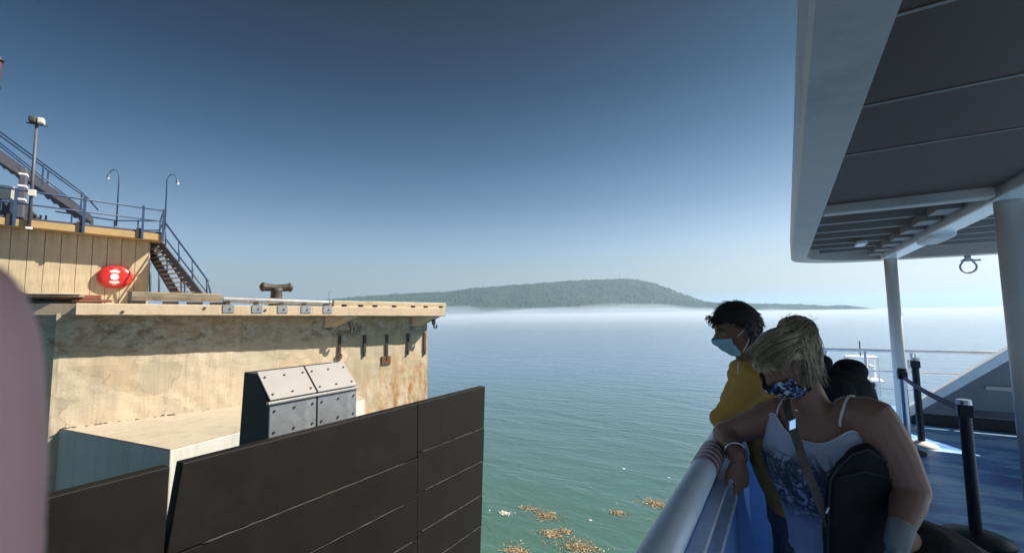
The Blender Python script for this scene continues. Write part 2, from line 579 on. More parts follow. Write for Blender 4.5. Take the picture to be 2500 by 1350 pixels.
def land(name, D, depth, prof, x0, x1, nx, ny, kind, rough):
    """a ridge seen from the sea: its crest follows prof = [(column, metres)], the near slope runs down to the water"""
    mb = MB()
    vs, fs = [], []
    xs = [p[0] for p in prof]
    hs = [p[1] for p in prof]
    fw = CAMROT @ Vector((0, 0, -1))
    fw = Vector((fw.x, fw.y, 0)).normalized()
    for i in range(nx + 1):
        x = x0 + (x1 - x0) * i / nx
        base = along(x, D)
        H = interp(xs, hs, x)
        for j in range(ny + 1):
            k = j / ny
            p = base + fw * (k * depth * 2 - depth)
            prof_k = math.sin(math.pi * min(1, k * 1.0)) ** 0.8 if k < 0.5 else math.sin(math.pi * k)
            gul = 0.82 + 0.36 * noise.noise(Vector((p.x * 0.004, p.y * 0.004, 1.3)))
            gul = gul if k < 0.5 else 1.0
            gul = gul + (1 - gul) * max(0, 1 - abs(k - 0.5) * 4)
            z = H * prof_k * gul
            z += rough * (0.5 + 0.8 * noise.noise(Vector((p.x * 0.05, p.y * 0.05, 5)))) * min(1, prof_k * 3) + rough * 0.7 * noise.noise(Vector((p.x * 0.2, p.y * 0.2, 2))) * min(1, prof_k * 3)
            vs.append((p.x, p.y, z - 1.5))
    for i in range(nx):
        for j in range(ny):
            a = i * (ny + 1) + j
            fs.append((a, a + ny + 1, a + ny + 2, a + 1))
    mb.add(vs, fs)
    return obj(name, mb, M['forest'], kind=kind, smooth=False)

HD = 1500.0
def hm(x, y, D):
    return (764 - 0.013 * (x - 1250) - y) / FPX * D + EYE
prof = [(x, hm(x, y, HD)) for x, y in ((560, 752), (700, 742), (860, 726), (960, 719), (1100, 712), (1150, 705), (1250, 697), (1330, 691), (1400, 686), (1460, 683), (1530, 681), (1560, 683), (1600, 693), (1640, 709), (1690, 731), (1730, 741), (1770, 748), (1840, 753))]
land('hill', HD, 300, prof, 560, 1860, 620, 60, 'structure', 3.2)
LD = 1420.0
prof2 = [(x, hm(x, y, LD)) for x, y in ((1600, 741), (1720, 738), (1800, 742), (1880, 742), (1960, 744), (2000, 746), (2026, 751), (2034, 747), (2060, 746), (2090, 751), (2125, 757))]
land('low_headland', LD, 90, prof2, 1600, 2125, 260, 16, 'structure', 4.0)
# forest edge: single treetops that roughen the crest and slopes
mb = MB()
rng = random.Random(3)
dep = bpy.context.evaluated_depsgraph_get()
hillo = bpy.data.objects['hill']
hv = [v.co for v in hillo.data.vertices if v.co.z > 12]
for k in range(8000):
    q = hv[rng.randrange(len(hv))] + Vector((rng.uniform(-6, 6), rng.uniform(-6, 6), -3))
    h, r = rng.uniform(4, 6.5), rng.uniform(2.2, 3.8)
    a0 = rng.uniform(0, 6)
    ring = [q + Vector((math.cos(a0 + i * 1.2566) * r, math.sin(a0 + i * 1.2566) * r, h * 0.35)) for i in range(5)]
    mb.add([q] + ring + [q + Vector((0, 0, h))], [(0, 1 + (i + 1) % 5, 1 + i) for i in range(5)] + [(6, 1 + i, 1 + (i + 1) % 5) for i in range(5)])
obj('forest', mb, M['forest'], kind='stuff')
# radio mast on the summit
p = along(1516, HD)
tz = hm(1516, 682, HD)
mastt = thing('radio_mast', 'thin grey radio mast on the summit of the wooded hill', 'mast', (p.x, p.y, tz - 10))
mb = MB()
for sx, sy in ((-1, -1), (1, -1), (1, 1), (-1, 1)):
    mb.tube([(p.x + sx * 0.8, p.y + sy * 0.8, tz - 10), (p.x + sx * 0.2, p.y + sy * 0.2, tz + 20)], 0.22, 4)
for k in range(9):
    w = 0.8 - 0.6 * k / 9
    mb.box(p.x - w, p.y - w, tz - 9 + 3 * k, p.x + w, p.y + w, tz - 8.7 + 3 * k)
obj('lattice', mb, M['grey_steel'], mastt)

# air: even haze, and a low fog bank lying on the water before the hill
mb = MB().box(-7500, -7500, -1.0, 7500, 7500, 142)
obj('haze', mb, M['haze'], kind='stuff')
rng = random.Random(11)
fw = CAMROT @ Vector((0, 0, -1))
fw = Vector((fw.x, fw.y, 0)).normalized()
rt = Vector((fw.y, -fw.x, 0))
rot = Matrix(((rt.x, fw.x, 0), (rt.y, fw.y, 0), (0, 0, 1)))
mb = MB()
nx, ny = 180, 24
top, bot = [], []
for i in range(nx + 1):
    for j in range(ny + 1):
        x = 860 + 1340 * i / nx
        f = j / ny
        D = 240 + 1010 * f
        p = along(x, D)
        edge = min(1, 7 * i / nx) * min(1, 4 * (1 - i / nx)) * min(1, 9 * (1 - f))
        big = max(0.1, 0.60 + 1.0 * noise.noise(Vector((p.x * 0.005, p.y * 0.005, 0))))
        h = (1.2 + (35 if x < 1650 else 35 - 25 * min(1, (x - 1650) / 200)) * f ** 1.3 * big + 7 * f * noise.noise(Vector((p.x * 0.018, p.y * 0.018, 4)))) * edge
        top.append((p.x, p.y, max(0.35, h)))
        bot.append((p.x, p.y, 0.3))
n = len(top)
fs = []
for i in range(nx):
    for j in range(ny):
        a = i * (ny + 1) + j
        q = (a, a + ny + 1, a + ny + 2, a + 1)
        fs.append(q)
        fs.append(tuple(n + k for k in reversed(q)))
for i in range(nx):
    for j in (0, ny):
        a, b = i * (ny + 1) + j, (i + 1) * (ny + 1) + j
        fs.append((a, b, n + b, n + a))
for j in range(ny):
    for i in (0, nx):
        a, b = i * (ny + 1) + j, i * (ny + 1) + j + 1
        fs.append((a, b, n + b, n + a))
mb.add(top + bot, fs)
obj('mist', mb, M['mist'], kind='stuff', smooth=True)
# thin sea fog lying on the open water all the way out
near = [along(x, 140) for x in (-500, 400, 1250, 2100, 3200)]
far = [along(x, 5200) for x in (3200, 2100, 1250, 400, -500)]
obj('mist', MB().prism([(p.x, p.y, 0.25) for p in near + far], (0, 0, 4.6)), volume('sea_fog', (0.80, 0.89, 1.0), 0.0020, 0.2), kind='stuff')

# ------------------------------------------------------------------ concrete pier (pier coordinates: x along, y into the pier, z up)
pier = thing('concrete_pier', 'weathered concrete ferry pier with an overhanging slab and low side platform', 'pier', (0, 0, 0), PIER)
WL, WR = 0.0, 9.49
FLOOR = 4.02
rng = random.Random(5)
def ztop(s): return 6.850 - 0.0148 * s
def zbot(s): return 6.578 - 0.0170 * s
# wall face with an uneven surface and a worn far corner
mb = MB()
nx, nz = 120, 60
vs, fs = [], []
for i in range(nx + 1):
    for j in range(nz + 1):
        s = WL + (WR - WL) * i / nx
        z = -1.5 + (zbot(s) + 0.05 + 1.5) * j / nz
        d = 0.02 * noise.noise(Vector((s * 1.2, z * 1.2, 0))) + 0.012 * noise.noise(Vector((s * 4, z * 4, 3)))
        if 0 < i < nx:
            vs.append((s, d, z))
        else:
            vs.append((s + (0.03 * noise.noise(Vector((z * 2.5, 1, 7))) if i == nx else 0), 0.0, z))
for i in range(nx):
    for j in range(nz):
        a = i * (nz + 1) + j
        fs.append((a, a + nz + 1, a + nz + 2, a + 1))
n = len(vs)
vs += [(WL, 9.0, -1.5), (WL, 9.0, 6.58), (WR, 9.0, -1.5), (WR, 9.0, 6.45)]
fs.append(tuple([j for j in range(nz + 1)] + [n + 1, n]))
fs.append(tuple([nx * (nz + 1) + j for j in range(nz, -1, -1)] + [n + 2, n + 3]))
mb.add(vs, fs)
obj('wall', mb, M['wall'], pier)
# slab: overhanging edge with a chipped lower arris; its left end steps back
OV = 0.57
SL, SR = 0.36, 9.91
mb = MB()
ss = [SL + (SR - SL) * k / 60 for k in range(61)]
rings = []
for s in ss:
    c = 0.012 * noise.noise(Vector((s * 3, 0, 0)))
    c2 = 0.012 * noise.noise(Vector((s * 5, 4, 0)))
    rings.append([(s, -OV + 0.01, ztop(s)), (s, -OV, ztop(s) - 0.015), (s, -OV, zbot(s) + 0.02 + c), (s, -OV + 0.03 + c2, zbot(s) + c * 0.4), (s, 0.1, zbot(s)), (s, 8.0, zbot(s)), (s, 8.0, ztop(s))])
mb.loft([[Vector(q) for q in rg] for rg in rings])
obj('slab', mb, M['slab'], pier)
mb = MB()   # recessed slab end at the near corner
mb.hexa([(-0.55, 0.25, 6.60), (SL - 0.003, -0.12, 6.58), (SL - 0.003, 8, 6.58), (-0.55, 8, 6.60), (-0.55, 0.25, 6.86), (SL - 0.003, -0.12, 6.845), (SL - 0.003, 8, 6.845), (-0.55, 8, 6.86)])
obj('slab_end', mb, M['slab'], pier)
mb = MB()   # darker buttress column at the near end, set back
mb.hexa([(-0.62, 0.45, -1.5), (-0.003, 0.12, -1.5), (-0.003, 3, -1.5), (-0.62, 3, -1.5), (-0.62, 0.45, 6.6), (-0.003, 0.12, 6.58), (-0.003, 3, 6.58), (-0.62, 3, 6.6)])
obj('buttress', mb, M['wall'], pier)
# corbel brackets under the slab
def corbel(s, w, sk):
    z0, z1 = zbot(s), zbot(s + sk)
    mb = MB().hexa([(s, -0.02, z0 - 0.36), (s + w, -0.02, z0 - 0.36), (s + sk + w, -OV + 0.04, z1 - 0.05), (s + sk, -OV + 0.04, z1 - 0.05),
                    (s, -0.02, z0 - 0.002), (s + w, -0.02, z0 - 0.002), (s + sk + w, -OV + 0.04, z1 - 0.002), (s + sk, -OV + 0.04, z1 - 0.002)])
    return obj('bracket', mb, M['slab'], pier, bevel=0.015)
p = pl(800, 800)
corbel(pl(792, 800).x, 0.34, 0.5)
corbel(pl(1004, 795).x, 0.40, 0.45)
# low platform in front of the wall (world frame corner points)
c0, c1 = PINV @ Vector((-13.883, 3.135, 0)), PINV @ Vector((-9.966, 3.840, 0))
c2 = PINV @ Vector((-10.75, 9.0, 0))
mb = MB()
poly = [(-0.02, 0.4), (c1.x, c1.y), (c2.x, c2.y), (c2.x + 0.2, 0.4)]
nn = 24
top = []
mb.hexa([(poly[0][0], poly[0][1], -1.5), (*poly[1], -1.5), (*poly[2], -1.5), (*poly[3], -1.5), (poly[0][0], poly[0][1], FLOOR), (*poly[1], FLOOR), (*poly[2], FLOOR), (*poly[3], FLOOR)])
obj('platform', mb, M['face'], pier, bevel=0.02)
mb = MB()
q_ = [Vector((*p, 0)) for p in poly]
ctr_ = sum(q_, Vector()) / 4
q_ = [ctr_ + (p - ctr_) * 0.995 for p in q_]
mb.prism([(p.x, p.y, FLOOR + 0.003) for p in q_], (0, 0, 0.012))
obj('platform_darker_top', mb, M['floor'], pier)  # added thin sheet, keeps the sunlit top darker than the lightened faces
# cast-in rusty bars, plate and ring low under the slab
for k, (x, y0, y1) in enumerate(((829, 820, 872), (890, 818, 862), (944, 817, 872), (996, 813, 858), (1037, 812, 858))):
    a, b = pl(x, y0), pl(x, y1)
    mb = MB().box(a.x - 0.045, -0.05, b.z, a.x + 0.045, 0.02, a.z)
    mb.box(a.x - 0.025, -0.065, b.z - 0.10, a.x + 0.025, 0.0, b.z)
    obj('fixing_bar', mb, M['rust'] if k > 3 else M['iron'], pier, bevel=0.008)
a, b = pl(931, 870), pl(953, 888)
obj('rust_plate', MB().box(a.x, -0.045, b.z, b.x, 0.02, a.z), M['rust'], pier, bevel=0.008, label='rusty square plate on the pier wall')
a = pl(828, 869)
mb = MB()
mb.tube([(a.x + 0.075 * math.cos(t * math.pi / 8), -0.05, a.z + 0.085 * math.sin(t * math.pi / 8)) for t in range(17)], 0.018, 6, False)
obj('mooring_ring', mb, M['rust'], pier, smooth=True)
# hanging hooks below the slab edge
for x, y in ((856, 798), (1059, 792)):
    a = pl(x, y, -0.42)
    mb = MB()
    mb.box(a.x - 0.05, -0.46, a.z + 0.0, a.x + 0.05, -0.36, a.z + 0.17)
    mb.tube([(a.x, -0.41, a.z + 0.02), (a.x + 0.02, -0.41, a.z - 0.12), (a.x + 0.09, -0.41, a.z - 0.14), (a.x + 0.13, -0.41, a.z - 0.02)], 0.03, 6)
    obj('hook', mb, M['black'], pier)
# bolts and small holes on the slab edge and wall
for x, y, yy in ((300, 761, -OV), (648, 757, -OV), (500, 752, -OV)):
    a = pl(x, y, yy)
    mb = MB()
    mb.tube([(a.x, yy - 0.02, a.z), (a.x, yy + 0.02, a.z)], 0.03, 8)
    obj('bolt', mb, M['iron'], pier)
mb = MB()   # rubble and broken render along the foot of the wall
for k in range(46):
    s = rng.uniform(0.2, 2.3) if k < 34 else rng.uniform(2.3, 6.0)
    y = -rng.uniform(0.02, 0.13)
    r = rng.uniform(0.012, 0.035)
    mb.ellipsoid((s, y, FLOOR + r * 0.5), r * 1.4, r, r * 0.8, 6, 4)
obj('rubble', mb, M['iron'], pier, kind='stuff')

# things lying on the slab
a, b = pl(322, 724, -0.30), pl(540, 728, -0.30)
tz = ztop(2) + 0.075
tim = thing('timber_beam', 'long weathered grey timber beam raised on blocks at the slab edge', 'timber', (a.x, -0.3, tz), PIER)
mb = MB()
rg = []
for k in range(25):
    s = a.x + (b.x - a.x) * k / 24
    z0, z1 = ztop(s) + 0.075, ztop(s) + 0.30
    q = 0.010 * noise.noise(Vector((s * 2, 0, 0)))
    rg.append([Vector(p) for p in ((s, -0.42 + q, z0 + 0.01), (s, -0.43 + q, z0 + 0.10), (s, -0.42 - q, z1 - 0.02), (s, -0.38, z1 + q), (s, -0.16, z1 - q), (s, -0.14, z0 + 0.02))])
mb.loft(rg)
obj('beam', mb, M['timber'], tim)
obj('end_cap', MB().box(a.x - 0.075, -0.43, tz, a.x - 0.004, -0.14, tz + 0.235), M['dark_wood'], tim)
blk = None
for k, s in enumerate((a.x + 0.1, a.x + 0.75, a.x + 1.25, a.x + 1.75)):
    if blk is None:
        blk = obj('block', MB().box(s - 0.16, -0.40, ztop(s), s + 0.16, -0.12, ztop(s) + 0.073), M['dark_wood'], tim, at=(s, -0.3, ztop(s)))
    else:
        piece(blk, (s, -0.3, ztop(s)))

# stack of red-brown planks
a, b = pl(64, 720, 0.2), pl(240, 725, 0.2)
stk = thing('plank_stack', 'stack of red brown planks and pale boards at the left of the slab', 'planks', (a.x, 0.2, ztop(0)), PIER)
zt = ztop(0)
rows = ((a.x - 0.5, a.x + 1.25, 0.05, 0.00, 0.07, 'dark_wood'), (a.x + 0.75, b.x + 0.25, -0.05, 0.035, 0.06, 'red_wood'), (a.x - 0.7, a.x + 0.9, 0.12, 0.075, 0.06, 'dark_wood'),
        (a.x + 0.3, b.x + 0.05, 0.0, 0.105, 0.10, 'red_wood'), (a.x - 0.8, a.x + 0.45, -0.02, 0.14, 0.10, 'red_wood'), (a.x - 0.05, a.x + 0.95, -0.12, 0.155, 0.03, 'kerb'), (a.x + 0.02, a.x + 0.9, -0.15, 0.205, 0.035, 'kerb'))
for x0, x1, y, z, h, m in rows:
    obj('plank', MB().box(x0, y - 0.1 + 0.2, zt + z, x1, y + 0.16 + 0.2, zt + z + h), M[m], stk, at=(x0, y + 0.2, zt + z), bevel=0.006)

# galvanised pipe on saddles bolted to the slab edge
a, b = pl(541, 731, -0.36), pl(808, 741, -0.36)
pipe = thing('steel_pipe', 'long galvanised pipe clamped on brackets along the slab edge', 'pipe', (a.x, -0.36, ztop(a.x) + 0.12), PIER)
pz0, pz1 = (a.z + 0.0), (b.z + 0.015)
mb = MB()
mb.tube([(a.x + 0.03, -0.36, pz0), (b.x, -0.36, pz1)], 0.082, 20, False)
mb.tube([(a.x + 0.03, -0.36, pz0), (b.x, -0.36, pz1)], 0.068, 20, False)
obj('tube', mb, M['galv'], pipe, smooth=True)
mb = MB().tube([(b.x - 0.06, -0.36, pz1), (b.x + 0.0, -0.36, pz1)], 0.10, 20)
obj('flange', mb, M['galv'], pipe, bevel=0.008)
obj('bore', MB().tube([(a.x + 0.06, -0.36, pz0), (a.x + 0.075, -0.36, pz0)], 0.067, 16), M['iron'], pipe)
sad = None
for x in (558, 628, 690, 747, 800):
    q = pl(x, 752, -OV)
    s = q.x
    zc = pz0 + (pz1 - pz0) * (s - a.x) / (b.x - a.x)
    d = Vector((s, -OV, ztop(s)))
    if sad is None:
        mb = MB().box(s - 0.13, -OV - 0.016, ztop(s) - 0.20, s + 0.13, -OV - 0.003, ztop(s) + 0.015)
        pt = obj('bracket_plate', mb, M['galv'], pipe, at=d, bevel=0.003)
        mb = MB().box(s - 0.05, -0.45, ztop(s) - 0.0, s + 0.05, -0.28, zc - 0.06)
        sad = obj('saddle', mb, M['iron'], pipe, at=d)
        bl = obj('bolt', MB().tube([(s + 0.03, -OV - 0.03, ztop(s) - 0.1), (s + 0.03, -OV - 0.01, ztop(s) - 0.1)], 0.022, 8), M['iron'], pipe, at=d)
    else:
        for w in (pt, sad, bl):
            piece(w, d)

# timber kerb with drain gaps at the far end
a, b = pl(812, 742, -0.28), pl(1084, 746, -0.28)
kb = thing('timber_kerb', 'pale timber kerb on spacer blocks along the far end of the slab', 'kerb', (a.x, -0.28, ztop(a.x)), PIER)
rg = []
for k in range(30):
    s = a.x + (b.x - a.x) * k / 29
    z0, z1 = ztop(s) + 0.078, ztop(s) + 0.190
    q = 0.008 * noise.noise(Vector((s * 3, 2, 0)))
    rg.append([Vector(p) for p in ((s, -0.42, z0), (s, -0.425 + q, z1 - 0.02 + q), (s, -0.40, z1 + q), (s, -0.15, z1 + q), (s, -0.15, z0))])
obj('rail', MB().loft(rg), M['kerb'], kb)
obj('gap_shade_strip', MB().hexa([(a.x, -0.165, ztop(a.x) + 0.001), (b.x, -0.165, ztop(b.x) + 0.001), (b.x, -0.152, ztop(b.x) + 0.001), (a.x, -0.152, ztop(a.x) + 0.001), (a.x, -0.165, ztop(a.x) + 0.076), (b.x, -0.165, ztop(b.x) + 0.076), (b.x, -0.152, ztop(b.x) + 0.076), (a.x, -0.152, ztop(a.x) + 0.076)]), M['dark_wood'], kb)  # dark strip added behind the drain gaps to stand in for their shade
gaps = [pl(x, 750, -0.4).x for x in (840, 880, 915, 962, 1008, 1039, 1076)]
edges = [a.x] + [q for g in gaps for q in (g - 0.085, g + 0.085)] + [b.x]
for k in range(0, len(edges), 2):
    s0, s1 = edges[k], min(edges[k + 1], b.x)
    if s1 - s0 > 0.03:
        obj('block', MB().hexa([(s0, -0.415, ztop(s0)), (s1, -0.415, ztop(s1)), (s1, -0.17, ztop(s1)), (s0, -0.17, ztop(s0)), (s0, -0.415, ztop(s0) + 0.075), (s1, -0.415, ztop(s1) + 0.075), (s1, -0.17, ztop(s1) + 0.075), (s0, -0.17, ztop(s0) + 0.075)]), M['kerb'], kb, at=(s0, -0.3, ztop(s0)))

# bollard with two horns
q = pl(675, 715, 0.45)
bo = thing('mooring_bollard', 'rusty double headed iron mooring bollard behind the galvanised pipe', 'bollard', (q.x, 0.45, ztop(q.x)), PIER)
zc = pl(675, 704, 0.45).z
mb = MB()
mb.tube([(q.x, 0.45, ztop(q.x)), (q.x, 0.45, ztop(q.x) + 0.1), (q.x, 0.45, zc - 0.1), (q.x, 0.45, zc)], [0.26, 0.17, 0.155, 0.19], 20)
obj('post', mb, M['iron'], bo, smooth=True)
mb = MB()
pts, rs = [], []
for k in range(21):
    u = -1 + 2 * k / 20
    w = abs(u)
    r = 0.105 + 0.035 * (w ** 2)
    if w > 0.78:
        r = 0.14 * math.sqrt(max(0.0, 1 - ((w - 0.78) / 0.225) ** 2)) + 0.004
    pts.append((q.x + 0.46 * u, 0.45, zc + 0.01 + 0.035 * w ** 1.5))
    rs.append(r)
mb.tube(pts, rs, 20)
obj('head', mb, M['iron'], bo, smooth=True)

# ------------------------------------------------------------------ shed on the pier
B = 4.0
def rz(s): return 9.212 - 0.031 * s        # roof top
def rb(s): return 9.010 - 0.035 * s        # under side of the roof edge
shed = thing('pier_shed', 'flat roofed shed on the pier clad with vertical tan boards', 'shed', (0, B, 6.82), PIER)
x1 = 1.585
xb = x1
k = 0
bw = 0.335
while xb > -4.2:
    w = bw - 0.012
    dy = rng.uniform(-0.004, 0.004)
    mb = MB().hexa([(xb - w, B + dy, 6.80), (xb, B + dy, 6.80), (xb, B + 0.05, 6.80), (xb - w, B + 0.05, 6.80), (xb - w, B + dy, rb(xb)), (xb, B + dy, rb(xb)), (xb, B + 0.05, rb(xb)), (xb - w, B + 0.05, rb(xb))])
    obj('board', mb, M['siding'], shed, at=(xb, B + rng.uniform(0, 0.001), 6.8))
    xb -= bw
obj('core', MB().box(-4.3, B + 0.052, 6.80, x1 - 0.005, B + 5, 8.9), M['dark_wood'], shed)
obj('side_wall', MB().box(x1 - 0.004, B + 0.053, 6.80, x1 + 0.03, B + 5, 8.88), M['siding'], shed)
mb = MB()
s0, s1 = -4.6, 1.90
mb.hexa([(s0, B - 0.5, rb(s0)), (s1, B - 0.5, rb(s1)), (s1, B + 5.2, rb(s1)), (s0, B + 5.2, rb(s0)), (s0, B - 0.5, rz(s0)), (s1, B - 0.5, rz(s1)), (s1, B + 5.2, rz(s1)), (s0, B + 5.2, rz(s0))])
obj('roof', mb, M['roof_edge'], shed, bevel=0.01)
mb = MB()
mb.hexa([(s0, B - 0.45, rz(s0)), (s1, B - 0.45, rz(s1)), (s1, B + 5.1, rz(s1)), (s0, B + 5.1, rz(s0)), (s0, B - 0.45, rz(s0) + 0.07), (s1, B - 0.45, rz(s1) + 0.07), (s1, B + 5.1, rz(s1) + 0.07), (s0, B + 5.1, rz(s0) + 0.07)])
obj('deck_plate', mb, M['grey_steel'], shed)

# ring buoy case on the boards
q = Vector((0.80, B, 7.765))
case = thing('lifebuoy_case', 'round red lifebuoy case with white emblem on the shed boards', 'lifebuoy case', (q.x, B, q.z), PIER)
mb = MB()
rings = []
for (r, dy) in ((0.30, -0.005), (0.40, -0.012), (0.412, -0.05), (0.40, -0.10), (0.36, -0.145), (0.28, -0.17), (0.15, -0.18), (0.02, -0.182)):
    rg = []
    for k in range(40):
        t = 2 * math.pi * k / 40
        f = 1.0 + 0.035 * math.cos(2 * t) - 0.02 * max(0, math.cos(4 * t))
        rg.append(Vector((q.x + r * f * math.cos(t), B + dy, q.z + r * 0.90 * f * math.sin(t))))
    rings.append(rg)
mb.loft(rings)
obj('shell', mb, M['red'], case, smooth=True)
mb = MB()
mb.tube([(q.x, B - 0.176, q.z), (q.x, B - 0.189, q.z)], 0.10, 24)
obj('emblem_disc', mb, M['white'], case)
for sg in (1, -1):
    vs, fs = [], []
    for k in range(13):
        t = math.pi / 2 + (k / 12 - 0.5) * 1.15
        for r in (0.15, 0.285):
            vs.append((q.x + r * math.cos(t), B - 0.1845 + (0.020 if r > 0.2 else -0.002), q.z + sg * r * 0.9 * math.sin(t)))
    for k in range(12):
        fs.append((2 * k, 2 * k + 1, 2 * k + 3, 2 * k + 2))
    m2 = MB()
    m2.add(vs, fs)
    n = len(m2.v)
    m2.add([(p[0], p[1] + 0.02, p[2]) for p in vs], [tuple(reversed(f)) for f in fs])
    obj('emblem_arc', m2, M['white'], case)
for dz in (-0.07, 0.04):
    obj('latch', MB().box(q.x + 0.385, B - 0.12, q.z + dz, q.x + 0.43, B - 0.06, q.z + dz + 0.05), M['red'], case)

# blue guard rail round the roof
FE = B - 0.52
gr = thing('roof_railing', 'blue two bar guard railing round the edge of the shed roof', 'railing', (0, FE, rz(0)), PIER)
def rail_bar(name, pts, r=0.024, parent=None, m='blue_steel'):
    return obj(name, MB().tube(pts, r, 8), M[m], parent, smooth=True)
s1 = 1.90
def fz(s, h): return rz(s) + h
rail_bar('top_rail', [(-4.4, FE, fz(-4.4, 0.86)), (s1, FE, fz(s1, 0.76))], 0.026, gr)
rail_bar('mid_rail', [(-4.4, FE, fz(-4.4, 0.46)), (s1, FE, fz(s1, 0.41))], 0.022, gr)
for x in (36, 206, 350):
    s = pl(x, 520, FE).x
    obj('post', MB().box(s - 0.03, FE - 0.03, rb(s) - 0.02, s + 0.03, FE + 0.015, fz(s, 0.84)), M['blue_steel'], gr, at=(s, FE, rz(s)))
    obj('post_shoe', MB().box(s - 0.15, FE + 0.004, rb(s) + 0.0, s - 0.035, FE + 0.05, rz(s) + 0.12), M['iron'], gr, at=(s, FE, rz(s)))
s = s1
obj('post', MB().box(s - 0.03, FE - 0.03, rb(s) - 0.02, s + 0.03, FE + 0.03, fz(s, 0.80)), M['blue_steel'], gr, at=(s, FE, rz(s)))
BY = B + 2.7
zq = lambda s, h: rz(s) + 0.07 + h
rail_bar('end_rail', [(s1, FE, fz(s1, 0.76)), (s1 - 0.05, B + 1.5, zq(s1, 0.70))], 0.024, gr)
rail_bar('end_rail', [(s1, FE, fz(s1, 0.41)), (s1 - 0.05, B + 1.5, zq(s1, 0.36))], 0.022, gr)
rail_bar('back_rail', [(s1 - 0.05, B + 1.5, zq(s1, 0.70)), (0.6, BY, zq(0.6, 0.72)), (-0.9, BY, zq(-0.9, 0.80))], 0.022, gr)
rail_bar('back_rail', [(s1 - 0.05, B + 1.5, zq(s1, 0.36)), (0.6, BY, zq(0.6, 0.38)), (-0.9, BY, zq(-0.9, 0.42))], 0.02, gr)
for s, y, h in ((s1 - 0.05, B + 1.5, 0.70), (1.25, B + 2.1, 0.7), (0.6, BY, 0.72), (0.0, BY, 0.75), (-0.5, BY, 0.78)):
    obj('post', MB().box(s - 0.022, y - 0.022, rz(s) + 0.07, s + 0.022, y + 0.022, zq(s, h)), M['blue_steel'], gr, at=(s, y, rz(s)))

# stair up the roof to the left
SY = B + 0.9
def P2(x, y, yy): return pl(x, y, yy)
su = thing('steel_stairs', 'steel stairs with blue handrails climbing left above the shed roof', 'stairs', (0, SY, rz(0) + 0.07), PIER)
a, b = P2(212, 530, SY), P2(-40, 352, SY)
dirv = (b - a).normalized()
obj('stringer', MB().beam(a, b, 0.04, 0.34, (0, 1, 0)) if False else MB().prism([(a.x + 0.1, SY, a.z - 0.14), (a.x + 0.1, SY, a.z + 0.08), (b.x, SY, b.z + 0.16), (b.x, SY, b.z - 0.2)], (0, 0.04, 0)), M['grey_steel'], su)
obj('stringer', MB().prism([(a.x + 0.1, SY + 0.9, a.z - 0.14), (a.x + 0.1, SY + 0.9, a.z + 0.08), (b.x, SY + 0.9, b.z + 0.16), (b.x, SY + 0.9, b.z - 0.2)], (0, 0.04, 0)), M['grey_steel'], su)
nst = 14
tr = None
for k in range(nst):
    f = (k + 0.5) / nst
    c = a + (b - a) * f + Vector((0, 0, -0.10))
    if tr is None:
        tr = obj('tread', MB().box(c.x - 0.13, SY + 0.042, c.z - 0.02, c.x + 0.13, SY + 0.898, c.z + 0.02), M['grey_steel'], su, at=c)
    else:
        piece(tr, c)
for yy, tag in ((SY + 0.02, 0), (SY + 0.92, 1)):
    h0, h1 = (P2(205, 472, SY), P2(-30, 300, SY)) if tag == 0 else (P2(215, 480, SY + 0.3), P2(-20, 310, SY + 0.3))
    m0, m1 = (P2(200, 505, SY), P2(-30, 325, SY))
    rail_bar('handrail', [(h0.x + 0.22, yy, h0.z - 0.30), (h0.x, yy, h0.z), (h1.x, yy, h1.z)], 0.024, su)
    rail_bar('mid_rail', [(m0.x, yy, m0.z - 0.05), (m1.x, yy, m1.z)], 0.02, su)
    for x in (96, 195):
        f = (212 - x) / 252
        c = a + (b - a) * f
        hz = h0.z + (h1.z - h0.z) * ((c.x - h0.x) / (h1.x - h0.x))
        obj('baluster', MB().box(c.x - 0.022, yy - 0.022, c.z - 0.05, c.x + 0.022, yy + 0.022, hz), M['blue_steel'], su, at=(c.x, yy, c.z))

# stair down from the roof at the right end, seen from below
nT, nB = px(362, 608, 15.2), px(428, 716, 14.0)
fT, fB = px(391, 598, 14.6), px(484, 716, 13.4)
nT, nB, fT, fB = [PINV @ q for q in (nT, nB, fT, fB)]
sd = thing('ship_ladder', 'steep grey steel ladder stairs with blue handrails down the shed end', 'stairs', (nB.x, nB.y, ztop(2)), PIER)
def ext(a, b, k): return a + (b - a) * k
nB2, fB2 = ext(nT, nB, 1.06), ext(fT, fB, 1.06)
up = Vector((0.5, -0.4, 0.6))
for s_, e_ in ((nT, nB2), (fT, fB2)):
    obj('stringer', MB().beam(s_, e_, 0.05, 0.26, (0.35, -0.3, 1)), M['grey_steel'], sd)
for k in range(11):
    f = 0.04 + 0.92 * k / 10.5
    p0, p1 = ext(nT, nB2, f), ext(fT, fB2, f)
    d = (p1 - p0).normalized()
    obj('tread', MB().beam(p0 + d * 0.02, p1 - d * 0.02, 0.2, 0.03), M['galv'], sd, at=p0)
obj('landing', MB().hexa([(nT.x - 0.3, nT.y - 0.1, nT.z), (fT.x, fT.y, nT.z), (fT.x + 0.1, fT.y + 0.6, nT.z), (nT.x - 0.3, nT.y + 0.6, nT.z), (nT.x - 0.3, nT.y - 0.1, nT.z + 0.06), (fT.x, fT.y, nT.z + 0.06), (fT.x + 0.1, fT.y + 0.6, nT.z + 0.06), (nT.x - 0.3, nT.y + 0.6, nT.z + 0.06)]), M['galv'], sd)
def q_(x, y, d): return PINV @ px(x, y, d)
hT, h1_, h2_ = q_(403, 543, 14.5), q_(508, 686, 13.2), q_(514, 718, 13.1)
rail_bar('handrail', [hT, h1_, h2_], 0.026, sd)
m0, m1 = q_(404, 583, 14.5), q_(504, 712, 13.25)
rail_bar('mid_rail', [m0, m1], 0.022, sd)
